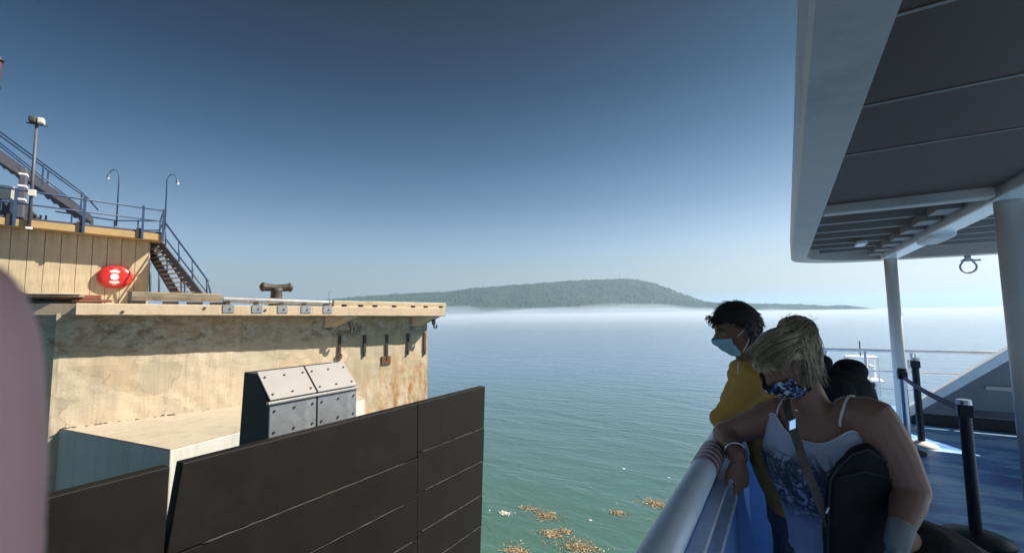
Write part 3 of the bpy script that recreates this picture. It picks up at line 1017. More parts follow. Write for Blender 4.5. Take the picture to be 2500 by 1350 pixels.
for x, y0, y1, d in ((404, 545, 606, 14.5), (437, 590, 645, 14.1), (470, 634, 690, 13.7), (505, 682, 718, 13.25)):
    rail_bar('baluster', [q_(x, y0, d), q_(x, y1, d)], 0.022, sd)
hn = [q_(386, 598, 15.0), q_(444, 686, 13.9), q_(451, 696, 13.8), q_(451, 718, 13.8)]
rail_bar('handrail', hn, 0.02, sd)
for x, y0, y1, d in ((384, 597, 650, 15.0), (408, 632, 690, 14.5), (442, 684, 718, 13.9)):
    rail_bar('baluster', [q_(x, y0, d), q_(x, y1, d)], 0.02, sd)
rail_bar('leg', [q_(367, 640, 15.2), q_(366, 725, 15.2)], 0.035, sd)
rail_bar('leg', [q_(389, 655, 15.2), q_(388, 725, 15.2)], 0.03, sd)

# lamps
lt = q_(402, 560, 14.4)
lamp = thing('gooseneck_lamp', 'blue gooseneck lamp post on the shed roof corner, hooked to the right', 'lamp', lt, PIER, 'gooseneck lamp posts')
tp = q_(401, 440, 14.4)
mb = MB()
arc = [(lt.x, lt.y, lt.z), (lt.x, lt.y, tp.z)]
rr = 0.13
for k in range(1, 11):
    t = math.pi * k / 11
    arc.append((lt.x + rr - rr * math.cos(t), lt.y - 0.4 * (rr - rr * math.cos(t)), tp.z + 0.24 * math.sin(t)))
mb.tube(arc, [0.022, 0.02] + [0.013] * 10, 8)
obj('post', mb, M['blue_steel'], lamp, smooth=True)
e_ = arc[-1]
mb = MB().tube([(e_[0], e_[1], e_[2] + 0.02), (e_[0] + 0.01, e_[1], e_[2] - 0.09)], [0.02, 0.05], 10)
obj('shade', mb, M['blue_steel'], lamp)
mb = MB().ellipsoid((e_[0] + 0.02, e_[1], e_[2] - 0.11), 0.04, 0.04, 0.06, 10, 6)
obj('bulb', mb, M['lamp_white'], lamp, smooth=True)
l2 = q_(284, 552, 16.2)
dup(lamp, l2, PIER, R(180), 'blue gooseneck lamp post behind the roof railing, hooked to the left', 1.14)
l3 = q_(803, 738, 15.5)
dup(lamp, (l3.x, l3.y, ztop(l3.x)), PIER, R(5), 'small distant gooseneck lamp beyond the pipe end on the pier', 0.34)

# flood light pole
fp, ft = pl(71, 548, FE - 0.06), pl(88, 300, FE - 0.06)
fl = thing('floodlight_pole', 'tall grey pole carrying twin floodlights above the shed roof edge', 'floodlight', (fp.x, FE - 0.06, rb(fp.x)), PIER)
obj('post', MB().tube([(fp.x, FE - 0.06, rb(fp.x) - 0.05), (fp.x, FE - 0.06, ft.z)], [0.042, 0.034], 10), M['grey_steel'], fl, smooth=True)
for dx, m in ((-0.08, 'iron'), (0.085, 'offwhite')):
    mb = MB().box(fp.x + dx - 0.075, FE - 0.20, ft.z - 0.03, fp.x + dx + 0.07, FE + 0.02, ft.z + 0.135)
    obj('floodlight', mb, M[m], fl, bevel=0.03)
obj('arm', MB().box(fp.x - 0.2, FE - 0.09, ft.z - 0.06, fp.x + 0.22, FE - 0.03, ft.z - 0.031), M['grey_steel'], fl)
obj('junction_box', MB().box(fp.x - 0.06, FE - 0.16, pl(72, 480, FE).z, fp.x + 0.09, FE - 0.03, pl(72, 465, FE).z), M['offwhite'], fl, bevel=0.01)
obj('clamp', MB().box(fp.x - 0.06, FE - 0.13, rb(fp.x) - 0.07, fp.x + 0.07, FE - 0.055, rb(fp.x) - 0.01), M['white'], fl, bevel=0.01)

# banded post
a, b = pl(41, 494, B - 0.1), pl(66, 412, B - 0.1)
bp = thing('banded_post', 'thick grey square post with pale reflective bands behind the roof railing', 'post', (a.x, B - 0.1, rz(a.x)), PIER)
obj('post', MB().box(a.x, B - 0.1, rz(a.x), b.x, B + 0.15, b.z), M['grey_steel'], bp, bevel=0.02)
for y in (424, 453, 486):
    z = pl(50, y, B - 0.1).z
    obj('band', MB().box(a.x - 0.006, B - 0.106, z - 0.025, b.x + 0.006, B + 0.156, z + 0.025), M['white'], bp)

# sign board with triangle and letter
yy = B + 0.35
a, b = pl(-60, 452, yy), pl(34, 488, yy)
c = pl(36, 520, yy)
sg = thing('sign_board', 'cream and navy sign with white triangle behind the roof railing', 'sign', (b.x, yy, rz(b.x)), PIER)
sl_ = (pl(34, 462, yy).z - pl(0, 452, yy).z) / (pl(34, 462, yy).x - pl(0, 452, yy).x)
obj('cream_panel', MB().hexa([(a.x, yy, b.z - 0.0), (b.x, yy, b.z), (b.x, yy + 0.03, b.z), (a.x, yy + 0.03, b.z), (a.x, yy, pl(0, 450, yy).z), (b.x, yy, pl(34, 456, yy).z), (b.x, yy + 0.03, pl(34, 456, yy).z), (a.x, yy + 0.03, pl(0, 450, yy).z)]), M['offwhite'], sg)
np_ = obj('navy_panel', MB().box(a.x, yy, rz(b.x), c.x + 0.12, yy + 0.03, b.z - 0.004), M['navy'], sg)
t0, t1, t2 = pl(4, 487, yy), pl(27, 488, yy), pl(16, 503, yy)
obj('triangle', MB().prism([(t0.x, yy - 0.012, t0.z), (t1.x, yy - 0.012, t1.z), (t2.x, yy - 0.012, t2.z)], (0, 0.01, 0)), M['white'], sg)
m0, m1 = pl(-8, 493, yy), pl(4, 514, yy)
mb = MB()
w = (m1.x - m0.x)
mb.box(m1.x - 0.022, yy - 0.012, m1.z, m1.x, yy - 0.003, m0.z)
mb.box(m1.x - w * 0.6, yy - 0.012, m1.z, m1.x - w * 0.6 + 0.02, yy - 0.003, m0.z - 0.022)
mb.box(m1.x - w, yy - 0.012, m0.z - 0.02, m1.x - 0.024, yy - 0.003, m0.z)
obj('letter', mb, M['white'], sg)
# slatted machine housing by the sign
a = pl(46, 530, B + 0.5)
b = pl(102, 530, B + 0.5)
mh = thing('machine_housing', 'dark sloping machine housing with vent slats on the shed roof', 'housing', (a.x, B + 0.5, rz(a.x)), PIER)
z0 = rz(a.x) + 0.07
zt = pl(46, 488, B + 0.5).z
obj('case', MB().prism([(a.x - 0.1, B + 0.5, z0), (b.x, B + 0.5, z0), (b.x - 0.05, B + 0.5, z0 + 0.15), (b.x - 0.35, B + 0.5, zt - 0.05), (a.x - 0.1, B + 0.5, zt)], (0, 0.8, 0)), M['grey_steel'], mh, bevel=0.01)
sl0 = None
for k in range(5):
    x = a.x + 0.08 + 0.11 * k
    h = (zt - z0) * (0.72 - 0.1 * k)
    if sl0 is None:
        sl0 = obj('slat', MB().box(x, B + 0.485, z0 + 0.04, x + 0.05, B + 0.499, z0 + 0.26), M['black'], mh, at=(x, B + 0.49, z0))
    else:
        piece(sl0, (x, B + 0.49, z0))
# blue hose coil / tarpaulin lumps on the roof
for x, y, r, lab in ((115, 525, 0.13, 'small blue tarpaulin bundle beside the machine housing'), (232, 531, 0.12, 'small blue tarpaulin bundle near the foot of the stairs')):
    q = pl(x, y, B + 0.6)
    mb = MB()
    for k in range(5):
        mb.ellipsoid((q.x + rng.uniform(-r, r), B + 0.6 + rng.uniform(-r, r), rz(q.x) + 0.07 + r * 0.35), r * rng.uniform(0.5, 0.9), r * 0.7, r * rng.uniform(0.4, 0.7), 10, 6)
    obj('tarpaulin', mb, plain('blue_tarp', (0.06, 0.20, 0.42), 0.5, 0, 0.15, 9, 0.3, 20, 0.01), None, PIER, at=(q.x, B + 0.6, rz(q.x) + 0.07), smooth=True, label=lab, cat='tarpaulin')
# horn loudspeaker on a pole just at the picture edge
q = pl(-6, 212, B + 0.2)
hs = thing('signal_light', 'dark red signal light on a pole cut off by the left edge', 'signal light', (q.x, B + 0.2, rz(q.x)), PIER)
zA, zB = q.z, pl(-6, 143, B + 0.2).z
obj('post', MB().tube([(q.x - 0.08, B + 0.2, rz(q.x)), (q.x - 0.08, B + 0.2, zA)], 0.04, 8), M['grey_steel'], hs)
obj('lens', MB().tube([(q.x - 0.05, B + 0.2, zA), (q.x - 0.05, B + 0.2, zB - 0.06)], 0.095, 14), plain('dark_red', (0.12, 0.03, 0.035), 0.4), hs, smooth=True)
obj('cap', MB().tube([(q.x - 0.05, B + 0.2, zB - 0.06), (q.x - 0.05, B + 0.2, zB + 0.03)], [0.15, 0.11], 14), M['black'], hs)
obj('cap', MB().tube([(q.x - 0.05, B + 0.2, zA - 0.03), (q.x - 0.05, B + 0.2, zA + 0.0)], [0.12, 0.12], 14), M['black'], hs)

# ------------------------------------------------------------------ fender box with bolted plates, and the black fender walls
X0 = -6.6
y0, y1 = 3.772, 5.335
fb = thing('fender_box', 'dark fender box faced with four bolted grey steel plates', 'fender', (X0, y0, 0))
ZA, ZB = 5.225, 5.205      # break of the face
ztp = 5.62
xs_top = -7.0
mb = MB()
ym = 0.5 * (y0 + y1)
prof_ = [(X0 - 0.02, 0), (X0 - 0.02, 5.20), (xs_top - 0.01, ztp), (-7.35, ztp + 0.005), (-7.75, 0)]
mb.prism([(x, y0 + 0.01, max(z, -1.0)) for x, z in prof_], (0, y1 - y0 - 0.02, 0))
obj('frame', mb, M['fender_frame'], fb, bevel=0.01)
obj('bearing_rail', MB().box(X0 - 0.02, y0 - 0.035, 5.196, X0 + 0.045, y1 + 0.01, 5.232), M['galv'], fb, bevel=0.004)
bolt_m = M['black']
sl_dir = Vector((xs_top - X0, 0, ztp - 5.215)).normalized()
sl_n = Vector((-sl_dir.z, 0, sl_dir.x)) * -1
sl_n = Vector((sl_dir.z, 0, -sl_dir.x))
plate = None
mem = {}
def bolt_at(key, c, nrm, parent):
    r0 = c - nrm * 0.004
    if key not in mem:
        mem[key] = obj('bolt', MB().tube([r0, c + nrm * 0.016], 0.0165, 8), bolt_m, parent, at=c)
        return
    piece(mem[key], c, parent)
for k, (ya, yb) in enumerate(((y0 + 0.004, ym - 0.014), (ym + 0.014, y1 - 0.004))):
    mb = MB().box(X0 - 0.018, ya, 3.6, X0 + 0.012, yb, 5.185)
    pt = obj('face_plate', mb, M['plate'], fb, at=(X0, ya, 4.4), bevel=0.006)
    w = yb - ya
    for fy in (0.09, 0.5, 0.91):
        for z in (5.09, 4.80 - 0.02, 4.35):
            bolt_at(('f', k), Vector((X0 + 0.012, ya + w * fy, z)), Vector((1, 0, 0)), pt)
    c0 = Vector((X0 + 0.0, ya, 5.24))
    L_ = (Vector((xs_top, 0, ztp)) - Vector((X0, 0, 5.24))).length
    vs = []
    for yq in (ya, yb):
        for uu, hh in ((0, 0), (L_, 0), (L_, 0.03), (0, 0.03)):
            q = c0 + sl_dir * uu + sl_n * hh
            vs.append((q.x, yq, q.z))
    pt = obj('sloped_plate', MB().add(vs, [(0, 1, 2, 3), (7, 6, 5, 4), (0, 4, 5, 1), (1, 5, 6, 2), (2, 6, 7, 3), (3, 7, 4, 0)]), M['plate_top'], fb, at=(X0, ya, 5.24), bevel=0.006)
    for fy in (0.09, 0.5, 0.91):
        for uu in (0.09, 0.42):
            q = c0 + sl_dir * uu + sl_n * 0.03
            bolt_at(('s', k), Vector((q.x, ya + w * fy, q.z)), sl_n, pt)

def fender_wall(name, label, ya, yb, taper, seams, slant, group):
    root = thing(name, label, 'fender wall', (-5.9, ya, 0), WORLD, group)
    zs = [4.86] + list(seams) + [-1.0]
    for k in range(len(zs) - 1):
        zt, zb = zs[k] - (0 if k == 0 else 0.004), zs[k + 1] + 0.004
        x = -5.9 + 0.008 * (k % 2)
        a0 = ya + slant * (zt - 4.86)
        a1 = ya + slant * (zb - 4.86)
        b0 = yb - taper * (4.86 - zt)
        b1 = yb - taper * (4.86 - zb)
        p = [(x - 0.16, a1, zb), (x, a1, zb), (x, b1, zb), (x - 0.16, b1, zb), (x - 0.16, a0, zt), (x, a0, zt), (x, b0, zt), (x - 0.16, b0, zt)]
        obj('plank', MB().hexa(p), M['rubber'], root, at=(-5.9, ya, zt), bevel=0.016 if k == 0 else 0.008)
        if k < 4:
            r_ = random.Random(k + int(ya * 10))
            q0, q1 = ya + (yb - ya) * r_.uniform(0.02, 0.08), yb - (yb - ya) * r_.uniform(0.02, 0.10)
            pts = [(x + 0.004, q0 + (q1 - q0) * i / 40, zb - 0.004 + 0.008 * noise.noise(Vector((i * 0.7, k, ya)))) for i in range(41)]
            rr = [0.012 * max(0.15, 0.8 + 0.9 * noise.noise(Vector((i * 0.45, k * 3, ya * 2)))) for i in range(41)]
            obj('seam_bead', MB().tube(pts, rr, 6), M['bead'], root, at=(-5.9, q0, zb), smooth=True)
    return root
seam_r = (3.96, 3.255, 2.55, 1.92, 1.25, 0.6)
seam_l = (3.885, 3.175, 2.47, 1.8, 1.1, 0.5)
g = 'black fender walls before the platform'
fender_wall('fender_wall', 'long black fender wall panel in front of the fender box', 2.40, 6.15, 0.0, seam_l, 0.12, g)
fender_wall('fender_wall', 'black fender wall panel at the open water end', 6.154, 8.31, 0.065, seam_r, 0.0, g)
fender_wall('fender_wall', 'black fender wall panel beside the grey platform end', -1.5, 2.285, 0.02, seam_l, 0.0, g)

# ------------------------------------------------------------------ floating seaweed
M['weed'] = plain('brown_seaweed', (0.34, 0.25, 0.14), 0.4, 0, 0.6, 6, 0.2)
M['foam'] = plain('sea_foam', (0.75, 0.75, 0.72), 0.6, 0, 0.1, 6, 0)
clumps = ((1337, 1259, 0.62, 'ragged brown seaweed clump trailing a thin tail to the left'), (1345, 1303, 0.42, 'small brown seaweed patch below the trailing clump'), (1380, 1297, 0.30, 'tiny brown seaweed tuft right of the small patch'),
          (1415, 1336, 0.85, 'largest brown seaweed mat floating near the white hull'), (1262, 1349, 0.55, 'brown seaweed patch at the foot of the black fender wall'), (1600, 1230, 0.58, 'pale seaweed patch nearest the ferry rail'),
          (1632, 1277, 0.4, 'thin seaweed streak touching the ferry side'), (1508, 1252, 0.30, 'faint greenish seaweed streak in open water between larger clumps'), (1232, 1253, 0.24, 'tiny pale foam and weed specks beside the black fender wall'))
for x, y, r, lab in clumps:
    q = on_z(x, y, 0)
    mb = MB()
    pale = 'faint' in lab or 'pale' in lab
    nb = int(620 * r)
    for k in range(nb):
        t, rad = rng.uniform(0, 6.28), r * min(1.1, abs(rng.gauss(0, 0.36)))
        cx, cy = q.x + 1.35 * rad * math.cos(t), q.y + 0.9 * rad * math.sin(t)
        if 'tail' in lab and k % 4 == 0:
            cx, cy = q.x - rng.uniform(0.3, 1.1), q.y + 0.18 + rng.gauss(0, 0.08)
        a = rng.uniform(0, 6.28)
        L_, w = rng.uniform(0.07, 0.2), rng.uniform(0.004, 0.010)
        d, e2 = Vector((math.cos(a), math.sin(a), 0)), Vector((-math.sin(a), math.cos(a), 0))
        z0 = rng.uniform(-0.022, 0.012)
        pts = []
        for j in range(4):
            f = j / 3
            c = Vector((cx, cy, z0 + rng.uniform(0, 0.035))) + d * L_ * (f - 0.5) + e2 * rng.uniform(-0.02, 0.02)
            ww = w * (1 - abs(f - 0.4) * 0.8)
            pts += [c - e2 * ww, c + e2 * ww + Vector((0, 0, rng.uniform(-0.008, 0.012)))]
        mb.add(pts, [(2 * j, 2 * j + 1, 2 * j + 3, 2 * j + 2) for j in range(3)])
    obj('seaweed', mb, M['foam'] if 'foam' in lab else M['weed'], None, at=(q.x, q.y, 0), label=lab, cat='seaweed', group='seaweed floating by the ferry')
mb = MB()
for k in range(8):
    q = on_z(rng.uniform(1195, 1640), rng.uniform(1140, 1345), 0)
    mb.ellipsoid((q.x, q.y, 0.004), rng.uniform(0.02, 0.07), rng.uniform(0.015, 0.05), 0.012, 6, 4)
obj('foam', mb, M['foam'], kind='stuff')

# ------------------------------------------------------------------ the ferry
ferry = thing('ferry', 'white ferry with blue deck, dark canopy and tubular port rail', 'ferry', (2.0, 3.0, DECK))
YF = 9.1
# hull and deck
mb = MB()
mb.hexa([(-0.50, -6, -0.6), (5.5, -6, -0.6), (5.5, 9.6, -0.6), (-0.3, 9.6, -0.6), (-0.34, -6, DECK - 0.03), (7.0, -6, DECK - 0.03), (7.0, 10.2, DECK - 0.03), (-0.34, 10.2, DECK - 0.03)])
obj('hull', mb, M['hull'], ferry, bevel=0.03)
obj('deck', MB().box(-0.30, -6, DECK - 0.028, 7.0, 10.2, DECK), M['deck'], ferry)
# port bulwark: plate, stiffeners, cap rail
RX, RZ = -0.285, 5.935
obj('bulwark', MB().box(-0.305, -4, DECK + 0.001, -0.275, YF, RZ - 0.05), M['bulwark'], ferry)
obj('bulwark_skin', MB().box(-0.345, -4, DECK - 0.3, -0.307, YF, RZ - 0.06), M['hull'], ferry)
obj('inner_flange', MB().box(-0.274, -4, RZ - 0.20, -0.215, YF, RZ - 0.175), M['ferry_white'], ferry)
obj('inner_flange', MB().box(-0.274, -4, RZ - 0.115, -0.232, YF, RZ - 0.095), M['ferry_white'], ferry)
st = None
for k in range(14):
    y = 0.35 + 0.75 * k
    if st is None:
        st = obj('stiffener', MB().prism([(-0.274, y, RZ - 0.17), (-0.12, y, DECK + 0.002), (-0.274, y, DECK + 0.002)], (0, 0.02, 0)), M['bulwark'], ferry, at=(-0.27, y, DECK))
    else:
        piece(st, (-0.27, y, DECK))
mb = MB().tube([(RX, -4, RZ), (RX, YF + 0.02, RZ)], 0.043, 24)
cap = obj('cap_rail', mb, M['ferry_white'], ferry, smooth=True)
mb = MB().tube([(-0.385, -4, RZ - 0.22), (-0.375, YF, RZ - 0.22)], 0.035, 12)
obj('rubbing_strip', mb, M['ferry_white'], ferry, smooth=True)
# red and white striped tape round the rail
tp = on_z(1748, 1108, RZ + 0.03)
M['tape_white'] = plain('tape_white', (0.68, 0.62, 0.64), 0.5, 0, 0.05, 4, 0)
M['tape_red'] = plain('tape_red', (0.33, 0.04, 0.06), 0.5, 0, 0.08, 4, 0)
ty = tp.y - 0.12
tapep = obj('tape', MB().tube([(RX, ty, RZ), (RX, ty + 0.26, RZ)], 0.0445, 24, False), M['tape_white'], ferry, smooth=True)
for k in range(5):
    obj('tape_stripe', MB().tube([(RX, ty + 0.015 + 0.05 * k, RZ), (RX, ty + 0.038 + 0.05 * k, RZ)], 0.0455, 24, False), M['tape_red'], tapep)

# canopy
CZ = EYE + 0.73
XO, XI = 0.085, 0.272
def corner_path(x, y, r, n=8):
    """plan line: along the port edge forward, round the corner, across the front"""
    pts = [(x, -5.0), (x, y - r)]
    for k in range(1, n):
        t = math.pi / 2 * k / n
        pts.append((x + r * (1 - math.cos(t)) * 1.25, y - r + r * math.sin(t)))
    pts.append((x + r * 1.25, y))
    pts.append((4.3, y + 0.0))
    return pts
out = corner_path(XO, 8.86, 0.95)
inn = corner_path(XI, 8.58, 1.05)
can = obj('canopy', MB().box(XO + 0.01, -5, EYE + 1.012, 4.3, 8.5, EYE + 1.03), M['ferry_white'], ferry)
mb = MB()
vs, fs = [], []
for (o_, i_) in zip(out, inn):
    vs += [(o_[0], o_[1], EYE + 1.035), (o_[0] + 0.0, o_[1], CZ + 0.02), (o_[0] + 0.012, o_[1] - 0.004, CZ), (i_[0], i_[1], CZ), (i_[0], i_[1], EYE + 0.99)]
for k in range(len(out) - 1):
    for j in range(4):
        a = 5 * k + j
        fs.append((a, a + 1, a + 6, a + 5))
mb.add(vs, fs)
obj('rim', mb, M['rim_grey'], can)
# near ceiling panels with thin seams, set above the rim
seam_y = [-5.0, -1.3, -0.55, 0.2, 0.92, 1.50, 2.13, 2.78, 4.08]
def seam_at(k): return seam_y[k]
for k in range(len(seam_y) - 1):
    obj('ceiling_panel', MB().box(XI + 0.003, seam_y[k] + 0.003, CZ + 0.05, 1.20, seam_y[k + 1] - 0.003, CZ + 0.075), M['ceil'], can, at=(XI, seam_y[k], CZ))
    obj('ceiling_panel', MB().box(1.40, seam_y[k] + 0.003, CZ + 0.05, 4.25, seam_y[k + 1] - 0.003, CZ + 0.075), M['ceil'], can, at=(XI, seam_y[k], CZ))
    if 0 < k:
        obj('seam_strip', MB().box(XI + 0.004, seam_y[k] - 0.007, CZ + 0.046, 1.19, seam_y[k] + 0.007, CZ + 0.0485), M['ceil_joist'], can, at=(XI, seam_y[k], CZ))
# longitudinal beam on the columns, transverse beam, joists
obj('beam', MB().box(1.225, -5, CZ - 0.02, 1.395, 8.56, CZ + 0.266), M['beam'], can, bevel=0.01)
obj('cross_beam', MB().box(XI + 0.003, 4.09, CZ - 0.012, 1.198, 4.21, CZ + 0.266), M['rim_grey'], can, bevel=0.008)
obj('cross_beam', MB().box(1.402, 4.09, CZ - 0.012, 4.25, 4.21, CZ + 0.266), M['rim_grey'], can, bevel=0.008)
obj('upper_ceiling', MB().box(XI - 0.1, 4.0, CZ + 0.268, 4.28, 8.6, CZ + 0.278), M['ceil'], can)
jl = jr = None
for k in range(7):
    y = 4.75 + 0.55 * k
    h = 0.16 + 0.03 * k
    if jl is None:
        jl = obj('joist', MB().box(XI + 0.004, y, CZ + 0.10, 1.197, y + 0.07, CZ + 0.266), M['ceil_joist'], can, at=(XI, y, CZ))
        jr = obj('joist', MB().box(1.403, y, CZ + 0.10, 4.25, y + 0.07, CZ + 0.266), M['ceil_joist'], can, at=(1.4, y, CZ))
        gs = obj('gusset', MB().box(1.05, y - 0.02, CZ + 0.04, 1.196, y + 0.26, CZ + 0.099), M['ceil_joist'], can, at=(1.2, y, CZ))
    else:
        piece(jl, (XI, y, CZ))
        piece(jr, (1.4, y, CZ))
        piece(gs, (1.2, y, CZ))
# lamp, conduit and shackle under the canopy
q = on_z(2284, 588, CZ - 0.05)
mb = MB().box(q.x - 0.10, q.y - 0.30, CZ - 0.06, q.x + 0.10, q.y + 0.30, CZ + 0.06)
obj('light_fitting', mb, M['base_white'], can, bevel=0.04)
q2 = on_z(2365, 538, CZ + 0.10)
obj('conduit', MB().tube([(q2.x, 4.3, CZ + 0.08), (q2.x, 6.3, CZ + 0.08)], 0.02, 8), M['ferry_white'], can, smooth=True)
q3 = on_z(2100, 575, CZ + 0.18)
obj('ceiling_lamp', MB().box(q3.x - 0.05, q3.y - 0.16, CZ + 0.055, q3.x + 0.05, q3.y + 0.16, CZ + 0.098), M['ferry_white'], can, bevel=0.01)
q = on_z(2346, 628, CZ)
sx, sy = q.x, 8.72
mb = MB()
mb.box(sx - 0.03, sy - 0.02, CZ - 0.07, sx + 0.03, sy + 0.02, CZ + 0.002)
pts = []
for k in range(15):
    t = -math.pi / 2 - 2.3 + 4.6 * k / 14
    pts.append((sx + 0.085 * math.cos(t), sy, CZ - 0.165 + 0.085 * math.sin(t)))
mb.tube([(sx - 0.035, sy, CZ - 0.05)] + pts + [(sx + 0.035, sy, CZ - 0.05)], 0.0125, 8)
mb.tube([(sx - 0.07, sy, CZ - 0.075), (sx + 0.13, sy, CZ - 0.075)], 0.013, 8)
obj('shackle', mb, M['galv'], can, smooth=True)
# columns
for y, r, z0, cx_ in ((8.30, 0.074, DECK, 1.30), (4.30, 0.080, DECK, 1.322)):
    mb = MB().tube([(cx_, y, z0), (cx_, y, CZ - 0.021)], r, 32)
    c = obj('column', mb, M['column'], ferry, smooth=True)
    obj('base_plate', MB().tube([(cx_, y, z0 + 0.001), (cx_, y, z0 + 0.03)], r + 0.05, 32), M['column'], c, bevel=0.005)
# unseen blocks added aft and above the canopy to hold back light
None and obj('deckhouse', MB().box(3.6, -6, DECK + 0.001, 6.6, 3.2, CZ + 0.02), M['ferry_white'], ferry)
obj('aft_light_block', MB().box(-0.2, -5.8, DECK + 0.001, 3.6, -4.2, CZ - 0.001), M['ferry_white'], ferry)
obj('upper_sun_block', MB().box(1.6, -6, EYE + 1.04, 4.0, 3.0, EYE + 4.0), M['ferry_white'], ferry)
# bow rail
fr = obj('bow_rail', MB().tube([(-0.27, YF, 5.815), (5.5, YF, 5.86)], 0.026, 12), M['ferry_white'], ferry, smooth=True)
obj('rail_bar', MB().tube([(-0.27, YF, 5.50), (5.5, YF, 5.53)], 0.016, 8), M['ferry_white'], fr, smooth=True)
obj('rail_bar', MB().tube([(-0.27, YF, 5.23), (5.5, YF, 5.26)], 0.014, 8), M['ferry_white'], fr, smooth=True)
ps = None
for x in (-0.27, 0.5, 1.02, 1.58, 2.6, 3.6, 4.6):
    if ps is None:
        ps = obj('rail_post', MB().tube([(x, YF, DECK), (x, YF, 5.8)], 0.02, 8), M['ferry_white'], fr, at=(x, YF, DECK), smooth=True)
    else:
        piece(ps, (x, YF, DECK), fr)
gt = obj('rail_gate', MB().tube([(1.53, YF - 0.05, 5.70), (1.53, YF - 0.05, 5.45), (1.62, YF - 0.05, 5.45), (1.62, YF - 0.05, 5.80)], 0.014, 8), M['ferry_white'], fr, smooth=True)
# black kerb and sloping side of the bow ramp
obj('bow_coaming', MB().box(1.42, 8.62, DECK + 0.002, 7.0, 8.78, DECK + 0.17), M['black'], ferry, bevel=0.01)
obj('coaming_cap', MB().box(1.42, 8.60, DECK + 0.172, 7.0, 8.80, DECK + 0.20), M['ferry_white'], ferry)
rm = obj('bow_ramp', MB().prism([(1.50, 8.50, DECK + 0.19), (2.75, 8.50, DECK + 0.19), (4.2, 8.50, DECK + 0.19), (4.2, 8.50, DECK + 2.55), (2.75, 8.50, 6.18)], (0, 0.06, 0)), M['ramp_grey'], ferry)
obj('ramp_edge', MB().beam((1.37, 8.50, DECK + 0.19), (4.2, 8.50, 7.30), 0.16, 0.11, (0, 0, 1)), M['ferry_white'], rm, bevel=0.01)
obj('ramp_rib', MB().box(2.2, 8.47, 5.39, 4.2, 8.499, 5.44), M['rim_grey'], rm)

# equipment frame at the bow, beyond the rail
q = on_z(2135, 1010, DECK)
ef = obj('gear_rack', MB().box(0.86, 9.35, 5.36, 1.16, 9.65, 5.56), M['ferry_white'], ferry, bevel=0.02)
for x in (0.80, 1.2):
    for y in (9.32, 9.68):
        obj('rack_post', MB().box(x - 0.012, y - 0.012, DECK, x + 0.012, y + 0.012, 5.68), M['ferry_white'], ef)
obj('rack_rail', MB().box(0.79, 9.31, 5.68, 1.21, 9.69, 5.70), M['ferry_white'], ef)
obj('rack_shelf', MB().box(0.79, 9.31, 5.30, 1.26, 9.69, 5.325), M['ferry_white'], ef)
obj('aerial', MB().tube([(1.0, 9.5, 5.7), (1.0, 9.5, 5.95)], 0.01, 6), M['iron'], ef)
obj('rack_crate', MB().box(0.84, 9.34, 4.9, 1.15, 9.66, 5.28), M['iron'], ef, bevel=0.01)

# ------------------------------------------------------------------ queue barrier posts
def barrier(loc, label, m='black', base='black', h=0.96, base_r=0.17):
    x, y = loc
    r = thing('barrier_post', label, 'barrier post', (x, y, DECK), WORLD, 'belt barrier posts on the deck')
    obj('post', MB().tube([(x, y, DECK + 0.05), (x, y, DECK + h)], 0.036, 20), M[m], r, smooth=False)
    mb = MB().tube([(x, y, DECK + 0.001), (x, y, DECK + 0.02), (x, y, DECK + 0.05), (x, y, DECK + 0.065)], [base_r, base_r, base_r * 0.55, 0.05], 28)
    obj('base', mb, M[base], r, smooth=True)
    obj('head', MB().tube([(x, y, DECK + h), (x, y, DECK + h + 0.035)], [0.045, 0.042], 20), M['steel'] if m != 'steel' else M['black'], r)
    obj('belt_head', MB().box(x - 0.045, y - 0.045, DECK + h - 0.09, x + 0.045, y + 0.045, DECK + h - 0.002), M['black'], r, bevel=0.01)
    return r
A_, B_, C_ = (1.30, 7.33), (1.075, 4.62), (1.11, 6.95)
pa = barrier(A_, 'black barrier post on a pale round base behind the others', 'black', 'base_white', 1.03, 0.155)
pb = barrier(B_, 'nearest black barrier post with a chrome top and dark base', 'black', 'black', 0.96, 0.2)
pc = barrier(C_, 'shiny steel barrier post beside the slim canopy column', 'steel', 'black', 0.93, 0.16)
def belt(p, a, b, z0, z1, sag, n=14):
    mb = MB()
    rings = []
    a, b = Vector((*a, z0)), Vector((*b, z1))
    for k in range(n + 1):
        f = k / n
        c = a.lerp(b, f) - Vector((0, 0, sag * 4 * f * (1 - f)))
        s = (b - a).cross(Vector((0, 0, 1))).normalized() * 0.003
        rings.append([c - s - Vector((0, 0, 0.025)), c + s - Vector((0, 0, 0.025)), c + s + Vector((0, 0, 0.025)), c - s + Vector((0, 0, 0.025))])
    mb.loft(rings)
    obj('belt', mb, plain('belt_webbing', (0.045, 0.05, 0.06), 0.7, 0, 0.1, 30, 0.1), p)
belt(pc, C_, B_, DECK + 0.87, DECK + 0.92, 0.03)
belt(pb, B_, (3.2, 5.6), DECK + 0.90, DECK + 0.88, 0.04)

# ------------------------------------------------------------------ people
CX, CY, CZB = CAMROT @ Vector((1, 0, 0)), CAMROT @ Vector((0, 1, 0)), CAMROT @ Vector((0, 0, 1))
def cv(x, y, z):
    return (CX * x + CY * y + CZB * z).normalized()

